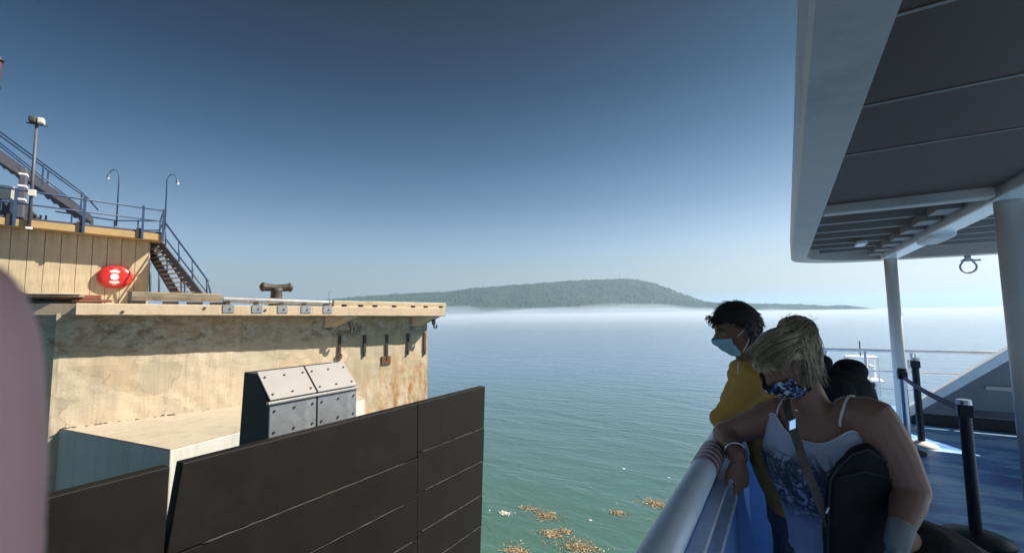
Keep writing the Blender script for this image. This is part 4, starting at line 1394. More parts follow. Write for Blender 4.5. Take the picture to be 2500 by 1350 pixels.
def skin_mat(name, col, lip=(0.3, 0.12, 0.09)):
    t = NT(name)
    n = t.noise(t.map(), 9, 5, 0.6)
    c = t.ramp(n, [(0.3, sc3(col, 0.88)), (0.7, (min(1, col[0] * 1.1), col[1] * 1.03, col[2] * 1.0))])
    t.bump(t.noise(t.map(), 160, 3), 0.08, 0.001)
    t.b.inputs['Subsurface Weight'].default_value = 0.12
    t.b.inputs['Subsurface Radius'].default_value = (0.012, 0.005, 0.003)
    t.b.inputs['Subsurface Scale'].default_value = 1.0
    return t.set(c, 0.5, 0, 0.4)

def hair_mat(name, c1, c2, c3, rough=0.42):
    t = NT(name)
    n = t.noise(t.map((1, 1, 1)), 55, 5, 0.7, 0.5)
    n2 = t.noise(t.map(), 12, 4, 0.6)
    c = t.mix(t.ramp(n2, [(0.35, 0.0), (0.65, 1.0)]), t.ramp(n, [(0.35, c1), (0.65, c2)]), t.ramp(n, [(0.35, c2), (0.65, c3)]))
    return t.set(c, rough, 0, 0.35)

M['skin_w'] = skin_mat('skin_woman', (0.30, 0.150, 0.098))
M['skin_m'] = skin_mat('skin_man', (0.27, 0.135, 0.085))
M['skin_f'] = skin_mat('skin_finger', (0.88, 0.44, 0.38))
M['hair_w'] = hair_mat('blonde_hair', (0.12, 0.078, 0.04), (0.34, 0.24, 0.125), (0.62, 0.50, 0.32))
M['hair_m'] = hair_mat('black_hair', (0.010, 0.008, 0.007), (0.016, 0.012, 0.010), (0.026, 0.02, 0.017), 0.65)
M['hoodie'] = plain('yellow_fleece', (0.56, 0.31, 0.06), 0.9, 0, 0.10, 5, 0.25, 220, 0.002)
M['jeans'] = plain('blue_denim', (0.115, 0.12, 0.14), 0.85, 0, 0.22, 14, 0.3, 260, 0.002)
M['black_cloth'] = plain('black_cloth', (0.0065, 0.006, 0.006), 0.9, 0, 0.25, 7, 0.2, 120, 0.003)
M['dark_trousers'] = plain('black_trousers', (0.016, 0.015, 0.016), 0.85, 0, 0.2, 7, 0.2, 120, 0.003)
M['mask_blue'] = plain('surgical_mask', (0.40, 0.62, 0.70), 0.75, 0, 0.05, 8, 0.1, 90, 0.002)
M['strap_white'] = plain('strap_white', (0.72, 0.70, 0.68), 0.7, 0, 0.05, 8, 0.05)
M['silver'] = plain('silver', (0.85, 0.85, 0.85), 0.18, 1.0, 0.03, 8, 0)
M['shoe'] = plain('dark_shoe', (0.03, 0.03, 0.035), 0.6, 0, 0.2, 8, 0.1)
M['cloth_grey'] = plain('pale_cloth', (0.30, 0.275, 0.24), 0.85, 0, 0.08, 8, 0.2, 80, 0.002)
M['eye_white'] = plain('eye_white', (0.33, 0.29, 0.27), 0.25, 0, 0.03, 8, 0)
M['bag_strap'] = plain('bag_strap', (0.10, 0.075, 0.06), 0.75, 0, 0.3, 30, 0.2)

t = NT('printed_tank_top')          # pale lilac cotton with a dark blue printed design across the front
s = t.sep(t.map())
v = t.map((1, 1, 1))
vor = t.voro(v, 17, 'Distance', 'DISTANCE_TO_EDGE')
fl = t.noise(v, 13, 7, 0.75, 1.2)
ink = t.math('MAXIMUM', t.ramp(vor, [(0.03, 1.0), (0.075, 0.0)]), t.ramp(fl, [(0.45, 0.0), (0.52, 1.0)]))
zone = t.math('MULTIPLY', t.ramp(s[2], [(0.0, 0.0), (0.0, 0.0)]), 1.0)
zz = t.math('MULTIPLY', t.math('SUBTRACT', s[2], -0.33), 12.0, True)
z2 = t.math('MULTIPLY', t.math('SUBTRACT', -0.045, s[2]), 20.0, True)
zone = t.math('MULTIPLY', zz, z2)
ink = t.math('MULTIPLY', ink, zone)
c = t.mix(t.math('MULTIPLY', ink, 0.9), (0.46, 0.47, 0.56), (0.035, 0.045, 0.065))
t.bump(t.noise(v, 300, 2), 0.2, 0.001)
M['tank'] = t.set(c, 0.9, 0, 0.2)

t = NT('patterned_mask')
v = t.map()
cell = t.voro(v, 95, 'Color')
sp_ = t.sep(cell)
c = t.ramp(sp_[0], [(0.0, (0.015, 0.016, 0.03)), (0.36, (0.06, 0.07, 0.16)), (0.58, (0.20, 0.22, 0.36)), (0.74, (0.60, 0.60, 0.58)), (0.9, (0.03, 0.04, 0.05))], 'CONSTANT')
M['mask_print'] = t.set(c, 0.85, 0, 0.2)

def remeshed(mb, voxel=0.005, it=4):
    """melt overlapping closed shapes into one continuous surface"""
    me = bpy.data.meshes.new('tmp')
    me.from_pydata([tuple(p) for p in mb.v], [], mb.f)
    bm = bmesh.new()
    bm.from_mesh(me)
    bmesh.ops.recalc_face_normals(bm, faces=bm.faces)
    bm.to_mesh(me)
    bm.free()
    o = bpy.data.objects.new('tmp', me)
    C.objects.link(o)
    m = o.modifiers.new('r', 'REMESH')
    m.mode = 'VOXEL'
    m.voxel_size = voxel
    s = o.modifiers.new('s', 'SMOOTH')
    s.factor = 0.5
    s.iterations = it
    dg = bpy.context.evaluated_depsgraph_get()
    ev = o.evaluated_get(dg)
    m2 = ev.to_mesh()
    out = MB()
    out.v = [v.co.copy() for v in m2.vertices]
    out.f = [tuple(p.vertices) for p in m2.polygons]
    ev.to_mesh_clear()
    bpy.data.objects.remove(o)
    bpy.data.meshes.remove(me)
    return out

def limb(mb, pts, rs, seg=14):
    """tapered rounded limb through joints"""
    P, Q = [], []
    for i in range(len(pts) - 1):
        for k in range(6):
            f = k / 6
            P.append(Vector(pts[i]).lerp(Vector(pts[i + 1]), f))
            Q.append(rs[i] + (rs[i + 1] - rs[i]) * f)
    P.append(Vector(pts[-1]))
    Q.append(rs[-1])
    mb.tube(P, Q, seg)
    for p, r in ((pts[0], rs[0]), (pts[-1], rs[-1])):
        mb.ellipsoid(p, r, r, r, 12, 8)

def rings(mb, specs, ax, fw, seg=28, e=2.3):
    """body loft: specs = (centre, half width, half depth); ax to the person's left, fw forward"""
    out = []
    for c, rx, ry in specs:
        rg = []
        for k in range(seg):
            t = 2 * math.pi * k / seg
            cx, sy = math.cos(t), math.sin(t)
            rg.append(Vector(c) + ax * (rx * math.copysign(abs(cx) ** (2 / e), cx)) + fw * (ry * math.copysign(abs(sy) ** (2 / e), sy)))
        out.append(rg)
    mb.loft(out)

def smooth_specs(specs, n=5):
    """Catmull-Rom through the loft centres and radii"""
    o = []
    m = len(specs)
    for i in range(m - 1):
        p0, p1, p2, p3 = specs[max(0, i - 1)], specs[i], specs[i + 1], specs[min(m - 1, i + 2)]
        for k in range(n):
            f = k / n
            def cr(a, b, c, d):
                return 0.5 * ((2 * b) + (c - a) * f + (2 * a - 5 * b + 4 * c - d) * f * f + (-a + 3 * b - 3 * c + d) * f ** 3)
            o.append((cr(Vector(p0[0]), Vector(p1[0]), Vector(p2[0]), Vector(p3[0])), cr(p0[1], p1[1], p2[1], p3[1]), cr(p0[2], p1[2], p2[2], p3[2])))
    o.append((Vector(specs[-1][0]), specs[-1][1], specs[-1][2]))
    return o

def gs(x, c, w):
    return math.exp(-((x - c) / w) ** 2)

def head_point(n, grow=0.0):
    """skull and face surface in head axes (x left, y forward, z up), metres"""
    x, y, z = n
    px_, py_, pz_ = x * 0.074, y * (0.092 if y > 0 else 0.102), z * (0.118 if z < 0 else 0.112)
    if pz_ < 0:
        tt = -pz_ / 0.118
        px_ *= 1 - 0.36 * tt ** 1.6
        if py_ < 0:
            py_ *= 1 - 0.55 * tt
        else:
            py_ *= 1 + 0.02 * tt
    if py_ > 0:
        f = max(0, y)
        py_ += 0.024 * f * gs(px_, 0, 0.011 + max(0, 0.01 * (0.02 - pz_) / 0.04)) * (gs(pz_, -0.022, 0.024) + 0.35 * gs(pz_, 0.005, 0.02))
        py_ += 0.006 * f * gs(pz_, 0.036, 0.012) * gs(abs(px_), 0.03, 0.03)
        py_ -= 0.012 * f * gs(abs(px_), 0.033, 0.014) * gs(pz_, 0.014, 0.012)
        py_ += 0.008 * f * gs(px_, 0, 0.024) * (gs(pz_, -0.056, 0.008) + gs(pz_, -0.069, 0.008))
        py_ += 0.012 * f * gs(px_, 0, 0.022) * gs(pz_, -0.102, 0.016)
    v = Vector((px_, py_, pz_))
    return v + Vector(n) * grow

def head_mesh(mb, c, f, u, scale=1.0, grow=0.0, keep=None, nu=72, nv=54, ears=True):
    f = f.normalized()
    u = (u - f * u.dot(f)).normalized()
    lft = u.cross(f)
    def W(p):
        return Vector(c) + (lft * p[0] + f * p[1] + u * p[2]) * scale
    vs, fs = [], []
    for j in range(nv + 1):
        t = math.pi * j / nv
        for i in range(nu):
            p = 2 * math.pi * i / nu
            n = (math.sin(t) * math.cos(p), math.sin(t) * math.sin(p), math.cos(t))
            vs.append(head_point(n, grow))
    for j in range(nv):
        for i in range(nu):
            q = (j * nu + i, (j + 1) * nu + i, (j + 1) * nu + (i + 1) % nu, j * nu + (i + 1) % nu)
            if keep is None or all(keep(vs[k]) for k in q):
                fs.append(q)
    mb.add([W(p) for p in vs], fs)
    if ears and keep is None:
        for sx in (1, -1):
            m = Matrix((lft, f, u)).transposed() @ Matrix.Rotation(-0.25 * sx, 3, 'Z') @ Matrix.Rotation(-0.2, 3, 'X')
            mb.ellipsoid(W((0.074 * sx, -0.008, -0.002)), 0.011 * scale, 0.019 * scale, 0.032 * scale, 12, 8, m)
    return W

def hand(mb, wrist, d, nrm, scale=1.0, curl=0.35, side=1, spread=0.16, seg=8):
    """palm, four unequal fingers and a thumb; d towards the fingers, nrm out of the back of the hand"""
    d = d.normalized()
    nrm = (nrm - d * nrm.dot(d)).normalized()
    s = d.cross(nrm) * side
    rg = []
    for f, w, th in ((-0.01, 0.024, 0.020), (0.02, 0.030, 0.019), (0.055, 0.039, 0.016), (0.085, 0.041, 0.013), (0.095, 0.036, 0.009)):
        c = wrist + d * f * scale
        rg.append([c + s * (w * math.cos(t)) * scale + nrm * (th * math.sin(t)) * scale for t in [2 * math.pi * k / 14 for k in range(14)]])
    mb.loft(rg)
    for k, (o, ln) in enumerate(((0.030, 0.074), (0.010, 0.084), (-0.011, 0.078), (-0.030, 0.060))):
        p = wrist + (d * 0.082 + s * o) * scale
        dr = (d + s * spread * (o / 0.03) * 0.6).normalized()
        pts, rr = [p], [0.0098 * scale]
        ang = curl * (0.7 + 0.12 * k)
        for q, fr in enumerate((0.45, 0.31, 0.24)):
            dr = (dr * math.cos(ang) - nrm * math.sin(ang)).normalized()
            p = p + dr * ln * fr * scale
            pts.append(p)
            rr.append((0.0090 - 0.0011 * (q + 1)) * scale)
            nn = nrm - dr * nrm.dot(dr)
        limb(mb, pts, rr, seg)
    p0 = wrist + (d * 0.028 + s * 0.026) * scale
    p1 = p0 + (d * 0.030 + s * 0.024 - nrm * 0.008) * scale
    p2 = p1 + (d * 0.030 + s * 0.006 - nrm * 0.008) * scale
    p3 = p2 + (d * 0.022 - nrm * 0.007) * scale
    limb(mb, [p0, p1, p2, p3], [0.014 * scale, 0.0115 * scale, 0.0098 * scale, 0.008 * scale], seg)

def wrinkle(mb, amp, scale, seed=0.0, stretch=(1, 1, 1)):
    me = bpy.data.meshes.new('tmp')
    me.from_pydata([tuple(p) for p in mb.v], [], mb.f)
    me.update()
    nr = [v.normal.copy() for v in me.vertices]
    for k, p in enumerate(mb.v):
        q = Vector((p.x * stretch[0], p.y * stretch[1], p.z * stretch[2])) * scale + Vector((seed, 0, 0))
        w = noise.noise(q) + 0.5 * noise.noise(q * 2.1)
        r = 1 - abs(noise.noise(q * 0.8 + Vector((9, 1, 4)))) * 2
        mb.v[k] = p + nr[k] * amp * (0.6 * w + 0.6 * r)
    bpy.data.meshes.remove(me)
    return mb

def strands(mb, guide, n, spread, r0, rng, taper=0.25, depth=None):
    """a lock of hair: n thin tapered strands following the guide points"""
    guide = [Vector(g) for g in guide]
    m = len(guide)
    for k in range(n):
        o = Vector((rng.gauss(0, 1), rng.gauss(0, 1), rng.gauss(0, 1))) * spread
        o2 = o + Vector((rng.gauss(0, 1), rng.gauss(0, 1), rng.gauss(0, 1))) * spread * 0.8
        ph = rng.uniform(0, 6)
        pts, rs = [], []
        cut = rng.uniform(0.72, 1.0)
        for j in range(9):
            f = j / 8 * cut * (m - 1)
            i = min(int(f), m - 2)
            g = f - i
            p0, p1, p2, p3 = guide[max(0, i - 1)], guide[i], guide[i + 1], guide[min(m - 1, i + 2)]
            c = 0.5 * ((2 * p1) + (p2 - p0) * g + (2 * p0 - 5 * p1 + 4 * p2 - p3) * g * g + (-p0 + 3 * p1 - 3 * p2 + p3) * g ** 3)
            t = j / 8
            c = c + o.lerp(o2, t) + Vector((math.sin(ph + 5 * t), math.cos(ph + 4 * t), 0)) * 0.0015
            c = c + CX * (0.0045 * math.sin(9 * t + ph) * t) + CY * (0.003 * math.cos(8 * t + ph * 1.7) * t)
            pts.append(c)
            rs.append(r0 * (1 - (1 - taper) * t))
        mb.tube(pts, rs, 4, False)

from mathutils.bvhtree import BVHTree
def on_body(mb, pts, lift=0.004):
    """points lying on a body surface where the given picture columns and rows meet it"""
    tree = BVHTree.FromPolygons([tuple(v) for v in mb.v], mb.f)
    out = []
    for x, y in pts:
        d = ray(x, y).normalized()
        h = tree.ray_cast(CAMLOC, d)
        if h[0] is not None:
            out.append(h[0] + h[1] * lift)
    return out

rng = random.Random(21)

# ---------------------------------------------------------------- woman at the rail
DS = Vector((0, 0, 1))
wo = thing('person', 'blonde woman in a pale printed tank top and patterned mask leaning on the rail', 'person', px(2150, 1500, 1.6) * 1.0)
wo.location.z = DECK
ORG[wo] = wo.location.copy()
ax = cv(0.577, 0.02, 0.815)
fw_ = cv(-0.80, -0.10, 0.57)
fw_ = (fw_ - ax * fw_.dot(ax)).normalized()
shR, shL = px(1908, 1010, 1.74), px(2128, 1020, 1.49)
hC = px(1920, 884, 1.60)
nk0, nk1 = px(1985, 990, 1.625), px(1955, 925, 1.615)
elR, wrR = px(1768, 1058, 1.84), px(1800, 1112, 1.655)
elL, wrL = px(2226, 1195, 1.40), px(2196, 1302, 1.33)
hips = px(2285, 1400, 1.60)
mb = MB()
head_mesh(mb, hC, cv(-0.74, -0.64, 0.18), cv(-0.64, 0.75, 0.10), 1.0)
limb(mb, [nk0 - DS * 0.02, nk1], [0.062, 0.052], 18)
tor = [(px(1990, 985, 1.63), 0.075, 0.06), (px(2000, 1010, 1.63), 0.14, 0.085), (px(2004, 1050, 1.625), 0.165, 0.105), (px(2012, 1110, 1.62), 0.165, 0.125), (px(2040, 1180, 1.615), 0.155, 0.13), (px(2105, 1270, 1.615), 0.145, 0.12), (px(2190, 1350, 1.615), 0.14, 0.11), (hips, 0.15, 0.12), (hips - DS * 0.12, 0.13, 0.10)]
rings(mb, smooth_specs(tor), ax, fw_)
for sx in (0.075, -0.075):
    c = px(1998, 1110, 1.615) + ax * sx + fw_ * 0.066
    mb.ellipsoid(c, 0.062, 0.058, 0.062, 16, 12)
limb(mb, [shR + ax * 0.06 + DS * 0.0, shR, shR.lerp(elR, 0.5) - DS * 0.004, elR], [0.06, 0.066, 0.056, 0.045])
limb(mb, [elR, elR.lerp(wrR, 0.35), wrR], [0.044, 0.044, 0.027])
limb(mb, [shL - ax * 0.06, shL, shL.lerp(elL, 0.5) + CX * 0.006, elL], [0.06, 0.072, 0.066, 0.050])
limb(mb, [elL, elL.lerp(wrL, 0.35), wrL], [0.048, 0.047, 0.030])
hand(mb, wrR, cv(0.12, -1.0, 0.12), cv(0.25, 0.10, 1.0), 0.92, 0.20, 1, 0.05)
fL, fR = Vector((hips.x + 0.02, hips.y - 0.10, DECK + 0.08)), Vector((hips.x - 0.02, hips.y + 0.16, DECK + 0.08))
for sg, ft in ((0.09, fL), (-0.09, fR)):
    h0 = hips + ax * sg - DS * 0.08
    limb(mb, [h0, h0.lerp(ft, 0.48) + fw_ * 0.02, ft], [0.095, 0.062, 0.042])
body = remeshed(mb, 0.0052, 3)
obj('body', body, M['skin_w'], wo, smooth=True)
# trousers
mb = MB()
for sg, ft in ((0.09, fL), (-0.09, fR)):
    h0 = hips + ax * sg - DS * 0.08
    limb(mb, [h0, h0.lerp(ft, 0.48) + fw_ * 0.02, ft + DS * 0.04], [0.118, 0.085, 0.072])
rings(mb, smooth_specs([(px(2180, 1290, 1.60), 0.15, 0.13), (px(2225, 1320, 1.60), 0.19, 0.17), (hips + DS * 0.02, 0.215, 0.205), (hips - DS * 0.10, 0.21, 0.19), (hips - DS * 0.2, 0.18, 0.15)]), ax, fw_)
tr_ = wrinkle(remeshed(mb, 0.008, 4), 0.006, 9, 3)
obj('trousers', tr_, M['dark_trousers'], wo, smooth=True)
for ft in (fL, fR):
    q = Vector((ft.x, ft.y, DECK + 0.045)) + Vector((fw_.x, fw_.y, 0)).normalized() * 0.06
    m = MB().ellipsoid(q, 0.05, 0.05, 0.043, 14, 8)
    m.ellipsoid(q + Vector((fw_.x, fw_.y, 0)).normalized() * 0.07, 0.05, 0.05, 0.035, 14, 8)
    m.ellipsoid(q - Vector((fw_.x, fw_.y, 0)).normalized() * 0.07, 0.045, 0.045, 0.043, 14, 8)
    obj('shoe', remeshed(m, 0.008, 2), M['shoe'], wo, smooth=True)
# tank top: neckline scooped between two thin straps, hem hanging loose
lev = [(px(2000, 1048, 1.625), 0.172, 0.126), (px(2006, 1085, 1.622), 0.182, 0.158), (px(2006, 1120, 1.62), 0.186, 0.174), (px(2022, 1175, 1.615), 0.178, 0.165), (px(2050, 1240, 1.61), 0.178, 0.158), (px(2062, 1300, 1.61), 0.168, 0.160), (px(2070, 1345, 1.61), 0.165, 0.165)]
lev = smooth_specs(lev, 5)
up_t = ax.cross(fw_)
if up_t.z < 0:
    up_t = -up_t
seg = 72
vs, fs = [], []
for j, (c, rx, ry) in enumerate(lev):
    w = max(0, 1 - j / 7.0)
    for k in range(seg):
        t = 2 * math.pi * k / seg
        cx, sy = math.cos(t), math.sin(t)
        p = c + ax * rx * math.copysign(abs(cx) ** 0.87, cx) + fw_ * ry * math.copysign(abs(sy) ** 0.87, sy)
        dz = 0.0
        if sy > -0.2:
            deg = math.degrees(math.atan2(sy, cx))
            dz = 0.050 * gs(deg, 47, 20) + 0.050 * gs(deg, 133, 20) - 0.010 * gs(deg, 90, 30) - 0.035 * (gs(deg, 0, 22) + gs(deg, 180, 22))
        else:
            dz = -0.03
        p = p + up_t * dz * w - (fw_ * 0.03 * (0.05 + max(0, dz)) / 0.1 * w if sy > 0 else Vector())
        j2 = j / (len(lev) - 1)
        fold = 0.006 * j2 * math.sin(9 * t + 2 * math.sin(3 * t)) + 0.004 * noise.noise(p * 14)
        p = p + (fw_ * sy + ax * cx) * fold
        vs.append(p)
n = len(lev)
for j in range(n - 1):
    for k in range(seg):
        k2 = (k + 1) % seg
        fs.append((j * seg + k, j * seg + k2, (j + 1) * seg + k2, (j + 1) * seg + k))
tk = obj('tank_top', MB().add(vs, fs), M['tank'], wo, at=px(2000, 1048, 1.625), smooth=True)
sm = tk.modifiers.new('thickness', 'SOLIDIFY')
sm.thickness = 0.003
sm.offset = 1
# lighter hem band and neckline trim
def ring_at(j, off=0.003):
    return [vs[j * seg + k] + ((vs[j * seg + k] - lev[j][0]).normalized() * off) for k in range(seg)]
rg = ring_at(n - 1)
obj('hem', MB().tube(rg + [rg[0]], 0.004, 6, False), M['strap_white'], tk, smooth=True)
rg = ring_at(0)
obj('neck_trim', MB().tube([rg[k] for k in range(2, 36)], 0.0028, 6, False), M['strap_white'], tk, smooth=True)
for path in (((2051, 1040), (2053, 1025), (2057, 1008), (2063, 988), (2072, 970), (2084, 958)), ((1896, 1020), (1899, 1006), (1904, 992), (1911, 978))):
    sp_pts = on_body(body, path)
    if len(sp_pts) > 2:
        sp_pts.append(sp_pts[-1] - fw_ * 0.05 - DS * 0.012)
        obj('strap', MB().tube(sp_pts, 0.0042, 8), M['strap_white'], tk, smooth=True)
# mask
f_h, u_h = cv(-0.74, -0.64, 0.18), cv(-0.64, 0.75, 0.10)
mb = MB()
W = head_mesh(mb, hC, f_h, u_h, 1.03, 0.016, lambda p: p.z < 0.004 + 0.0 and p.z > -0.13 and p.y > 0.012 + max(0, (abs(p.x) - 0.05)) * 2 and p.z > -0.118 + 0.0, ears=False)
mk = obj('face_mask', mb, M['mask_print'], wo, at=hC, smooth=True)
s_ = mk.modifiers.new('thickness', 'SOLIDIFY')
s_.thickness = 0.004
for sx in (1,):
    obj('ear_loop', MB().tube([W((0.066 * sx, 0.03, -0.03)), W((0.08 * sx, 0.0, -0.01)), W((0.078 * sx, -0.02, 0.01))], 0.0018, 6), M['black'], mk)
# hair
mb = MB()
Wh = W
head_mesh(mb, hC, f_h, u_h, 1.0, 0.016, None, 48, 36, ears=False)
hs_ = MB()
head_mesh(hs_, hC, f_h, u_h, 1.0, 0.020, lambda p: (p.z > 0.050 if p.y > 0.045 else p.z > 0.022 + p.y * 0.9) and p.z > -0.075, 64, 48, ears=False)
hs_.ellipsoid(px(1946, 822, 1.59), 0.052, 0.056, 0.05, 20, 14)
def hd(x, y, extra=0.0):
    """a point on the near side of the hair at picture column x, row y"""
    ex, ey = (x - 1925) / 92.0, (y - 870) / 100.0
    q = max(0.0, 1 - ex * ex - ey * ey)
    return px(x, y, 1.60 - 0.088 * math.sqrt(q) - extra)
m2 = MB()
m2.ellipsoid(px(1946, 812, 1.575), 0.056, 0.056, 0.052, 20, 14)
m2.ellipsoid(px(1958, 838, 1.58), 0.055, 0.055, 0.05, 20, 14)
m2.ellipsoid(px(1920, 792, 1.585), 0.026, 0.026, 0.02, 14, 10)
m2.ellipsoid(px(1985, 885, 1.61), 0.03, 0.03, 0.06, 14, 10)
m2.v += hs_.v[:0]
bun = wrinkle(remeshed(m2, 0.005, 3), 0.007, 24, 6)
hairb = MB()
hairb.add(hs_.v, hs_.f)
hairb.add(bun.v, bun.f)
locks = MB()
GU = [
    # crown swept forward and down over the forehead
    ([(1950, 800), (1905, 808), (1862, 832), (1838, 858), (1850, 885)], 26, 0.0065),
    ([(1948, 812), (1900, 828), (1858, 850), (1832, 868), (1842, 892)], 26, 0.0065),
    ([(1952, 825), (1905, 845), (1868, 868), (1850, 884), (1862, 903)], 24, 0.006),
    ([(1956, 838), (1918, 858), (1885, 878), (1872, 895), (1880, 908)], 22, 0.006),
    ([(1905, 815), (1868, 842), (1848, 862), (1852, 882), (1868, 900)], 18, 0.006),
    # side locks
    ([(1960, 845), (1935, 872), (1920, 893), (1915, 908), (1925, 925)], 9, 0.006),
    ([(1966, 850), (1950, 880), (1946, 905), (1952, 930), (1965, 950)], 10, 0.006),
    ([(1930, 850), (1908, 868), (1890, 880), (1905, 900), (1935, 925)], 6, 0.005),
    # back of the head and nape
    ([(1972, 800), (1986, 825), (1992, 860), (1998, 900), (2006, 935)], 26, 0.006),
    ([(1965, 810), (1980, 845), (1986, 885), (1994, 920), (2003, 945)], 26, 0.007),
    ([(1960, 830), (1972, 870), (1978, 905), (1985, 935), (1992, 955)], 24, 0.007),
    ([(1958, 850), (1964, 885), (1968, 920), (1975, 945), (1985, 962)], 20, 0.007),
    ([(1982, 805), (2000, 850), (1996, 890), (2008, 915), (2020, 948)], 16, 0.008),
    ([(1955, 845), (1970, 890), (1962, 925), (1985, 948), (2006, 968)], 12, 0.007),
    ([(1900, 812), (1858, 838), (1830, 858), (1826, 876), (1838, 890)], 14, 0.006),
    ([(1980, 810), (1996, 840), (2002, 875), (2003, 905), (2012, 940)], 10, 0.006),
]
for g, nn, sprd in GU:
    strands(locks, [hd(x, y, 0.004) for x, y in g], nn, sprd, 0.0017, rng)
# bun strands wound over the knot
bc = px(1946, 812, 1.575)
for k in range(190):
    a0, tl = rng.uniform(0, 6.28), rng.uniform(-0.8, 0.8)
    pts = []
    e1 = cv(rng.gauss(0, 1), rng.gauss(0, 1), rng.gauss(0, 1))
    e2 = e1.cross(cv(rng.gauss(0, 1), rng.gauss(0, 1), rng.gauss(0, 1))).normalized()
    r_ = rng.uniform(0.98, 1.16)
    for j in range(7):
        a = a0 + j * 0.3
        d = e1 * math.cos(a) + e2 * math.sin(a)
        pts.append(bc + Vector((d.x * 0.058, d.y * 0.058, d.z * 0.054)) * r_)
    locks.tube(pts, [0.0016] * 5 + [0.0012, 0.0005], 4, False)
for k in range(60):      # flyaway ends
    x, y = rng.uniform(1900, 1990), rng.uniform(775, 820)
    p = px(x, y, 1.62)
    d = cv(rng.gauss(0.3, 0.7), rng.gauss(0.3, 0.6), 0.1)
    locks.tube([p, p + d * 0.015, p + d * 0.025 + CX * 0.008], [0.0011, 0.0009, 0.0004], 4, False)
hb = obj('hair', hairb, M['hair_w'], wo, at=hC, smooth=True)
obj('hair_locks', locks, M['hair_w'], hb, at=hC, smooth=True)['kind'] = 'stuff'
# bracelet, ring and pendant
b = wrR.lerp(elR, 0.16)
dv = (elR - wrR).normalized()
e1 = dv.cross(DS).normalized()
e2 = dv.cross(e1)
obj('bracelet', MB().tube([b + (e1 * math.cos(t) + e2 * math.sin(t)) * 0.036 for t in [2 * math.pi * k / 28 for k in range(29)]], 0.003, 8, False), M['silver'], wo, smooth=True)
q = px(1785, 1172, 1.625)
obj('finger_ring', MB().tube([q + (CX * math.cos(t) + CZB * math.sin(t)) * 0.0105 for t in [2 * math.pi * k / 20 for k in range(21)]], 0.0022, 6, False), M['silver'], wo, smooth=True)
q = px(1944, 1001, 1.52)
obj('pendant', MB().ellipsoid(q, 0.005, 0.004, 0.004, 10, 6), M['silver'], wo, smooth=True)

# black shoulder bag on a patterned strap, hanging before her
bg_ = thing('shoulder_bag', 'bulky black shoulder bag hanging at the blonde woman in front of her hip', 'bag', px(2105, 1240, 1.42))
mb = MB()
fr_ = [(2046, 1128), (2078, 1098), (2120, 1086), (2176, 1122), (2214, 1190), (2216, 1290), (2190, 1400), (2090, 1430), (2014, 1390), (2016, 1250), (2020, 1165)]
rgs = []
for sgn, k in ((-1, 0.72), (-0.85, 0.93), (-0.35, 1.0), (0.35, 1.0), (0.85, 0.93), (1, 0.72)):
    cxm, cym = 2105, 1245
    dd = 1.455 - 0.045 * sgn
    rgs.append([px(cxm + (x - cxm) * k, cym + (y - cym) * k, dd) for x, y in fr_])
mb.loft(rgs)
bagm = wrinkle(remeshed(mb, 0.007, 4), 0.012, 8, 5)
pip = [px(2105 + (x - 2105) * 0.93, 1245 + (y - 1245) * 0.93, 1.409) for x, y in fr_]
bb = obj('bag_body', bagm, M['black_cloth'], bg_, smooth=True)
obj('piping', MB().tube(pip + [pip[0]], 0.0035, 8, False), M['black'], bb, smooth=True)
zl = [px(2046, 1165, 1.402), px(2110, 1150, 1.400), px(2180, 1172, 1.402)]
obj('zip', MB().tube(zl, 0.003, 8), M['black'], bb, smooth=True)
pts = [px(1918, 975, 1.60), px(1922, 1003, 1.55), px(1935, 1045, 1.505), px(1948, 1085, 1.475), px(1966, 1140, 1.445), px(1990, 1200, 1.43), px(2012, 1255, 1.42), px(2030, 1300, 1.42)]
mb = MB()
sd_ = cv(0.85, 0.35, 0)
rgs = []
for p in pts:
    rgs.append([p - sd_ * 0.014, p - sd_ * 0.014 + CZB * 0.004, p + sd_ * 0.014 + CZB * 0.004, p + sd_ * 0.014])
mb.loft(rgs)
obj('bag_strap', mb, M['bag_strap'], bg_)
q = px(1931, 1034, 1.505)
obj('buckle', MB().hexa([q + sd_ * a + CY * b_ + CZB * c_ for c_ in (0.004, 0.009) for a, b_ in ((-0.013, -0.017), (0.013, -0.017), (0.013, 0.017), (-0.013, 0.017))]), M['silver'], bg_, bevel=0.002)
q = px(2017, 1252, 1.405)
obj('zip_pull', MB().tube([q, q + CX * 0.008 + CY * 0.018], 0.0022, 6), M['silver'], bg_)

# pale glove on her lowered hand
mb = MB()
hand(mb, wrL, cv(-0.28, -1.0, 0.05), cv(0.75, -0.1, 0.65), 1.0, 0.30, -1, 0.04)
limb(mb, [wrL.lerp(elL, 0.16), wrL, wrL + cv(-0.28, -1.0, 0.05) * 0.03], [0.036, 0.0335, 0.033])
obj('glove', remeshed(mb, 0.0045, 3), M['cloth_grey'], wo, smooth=True, label='pale grey glove on the lowered hand')

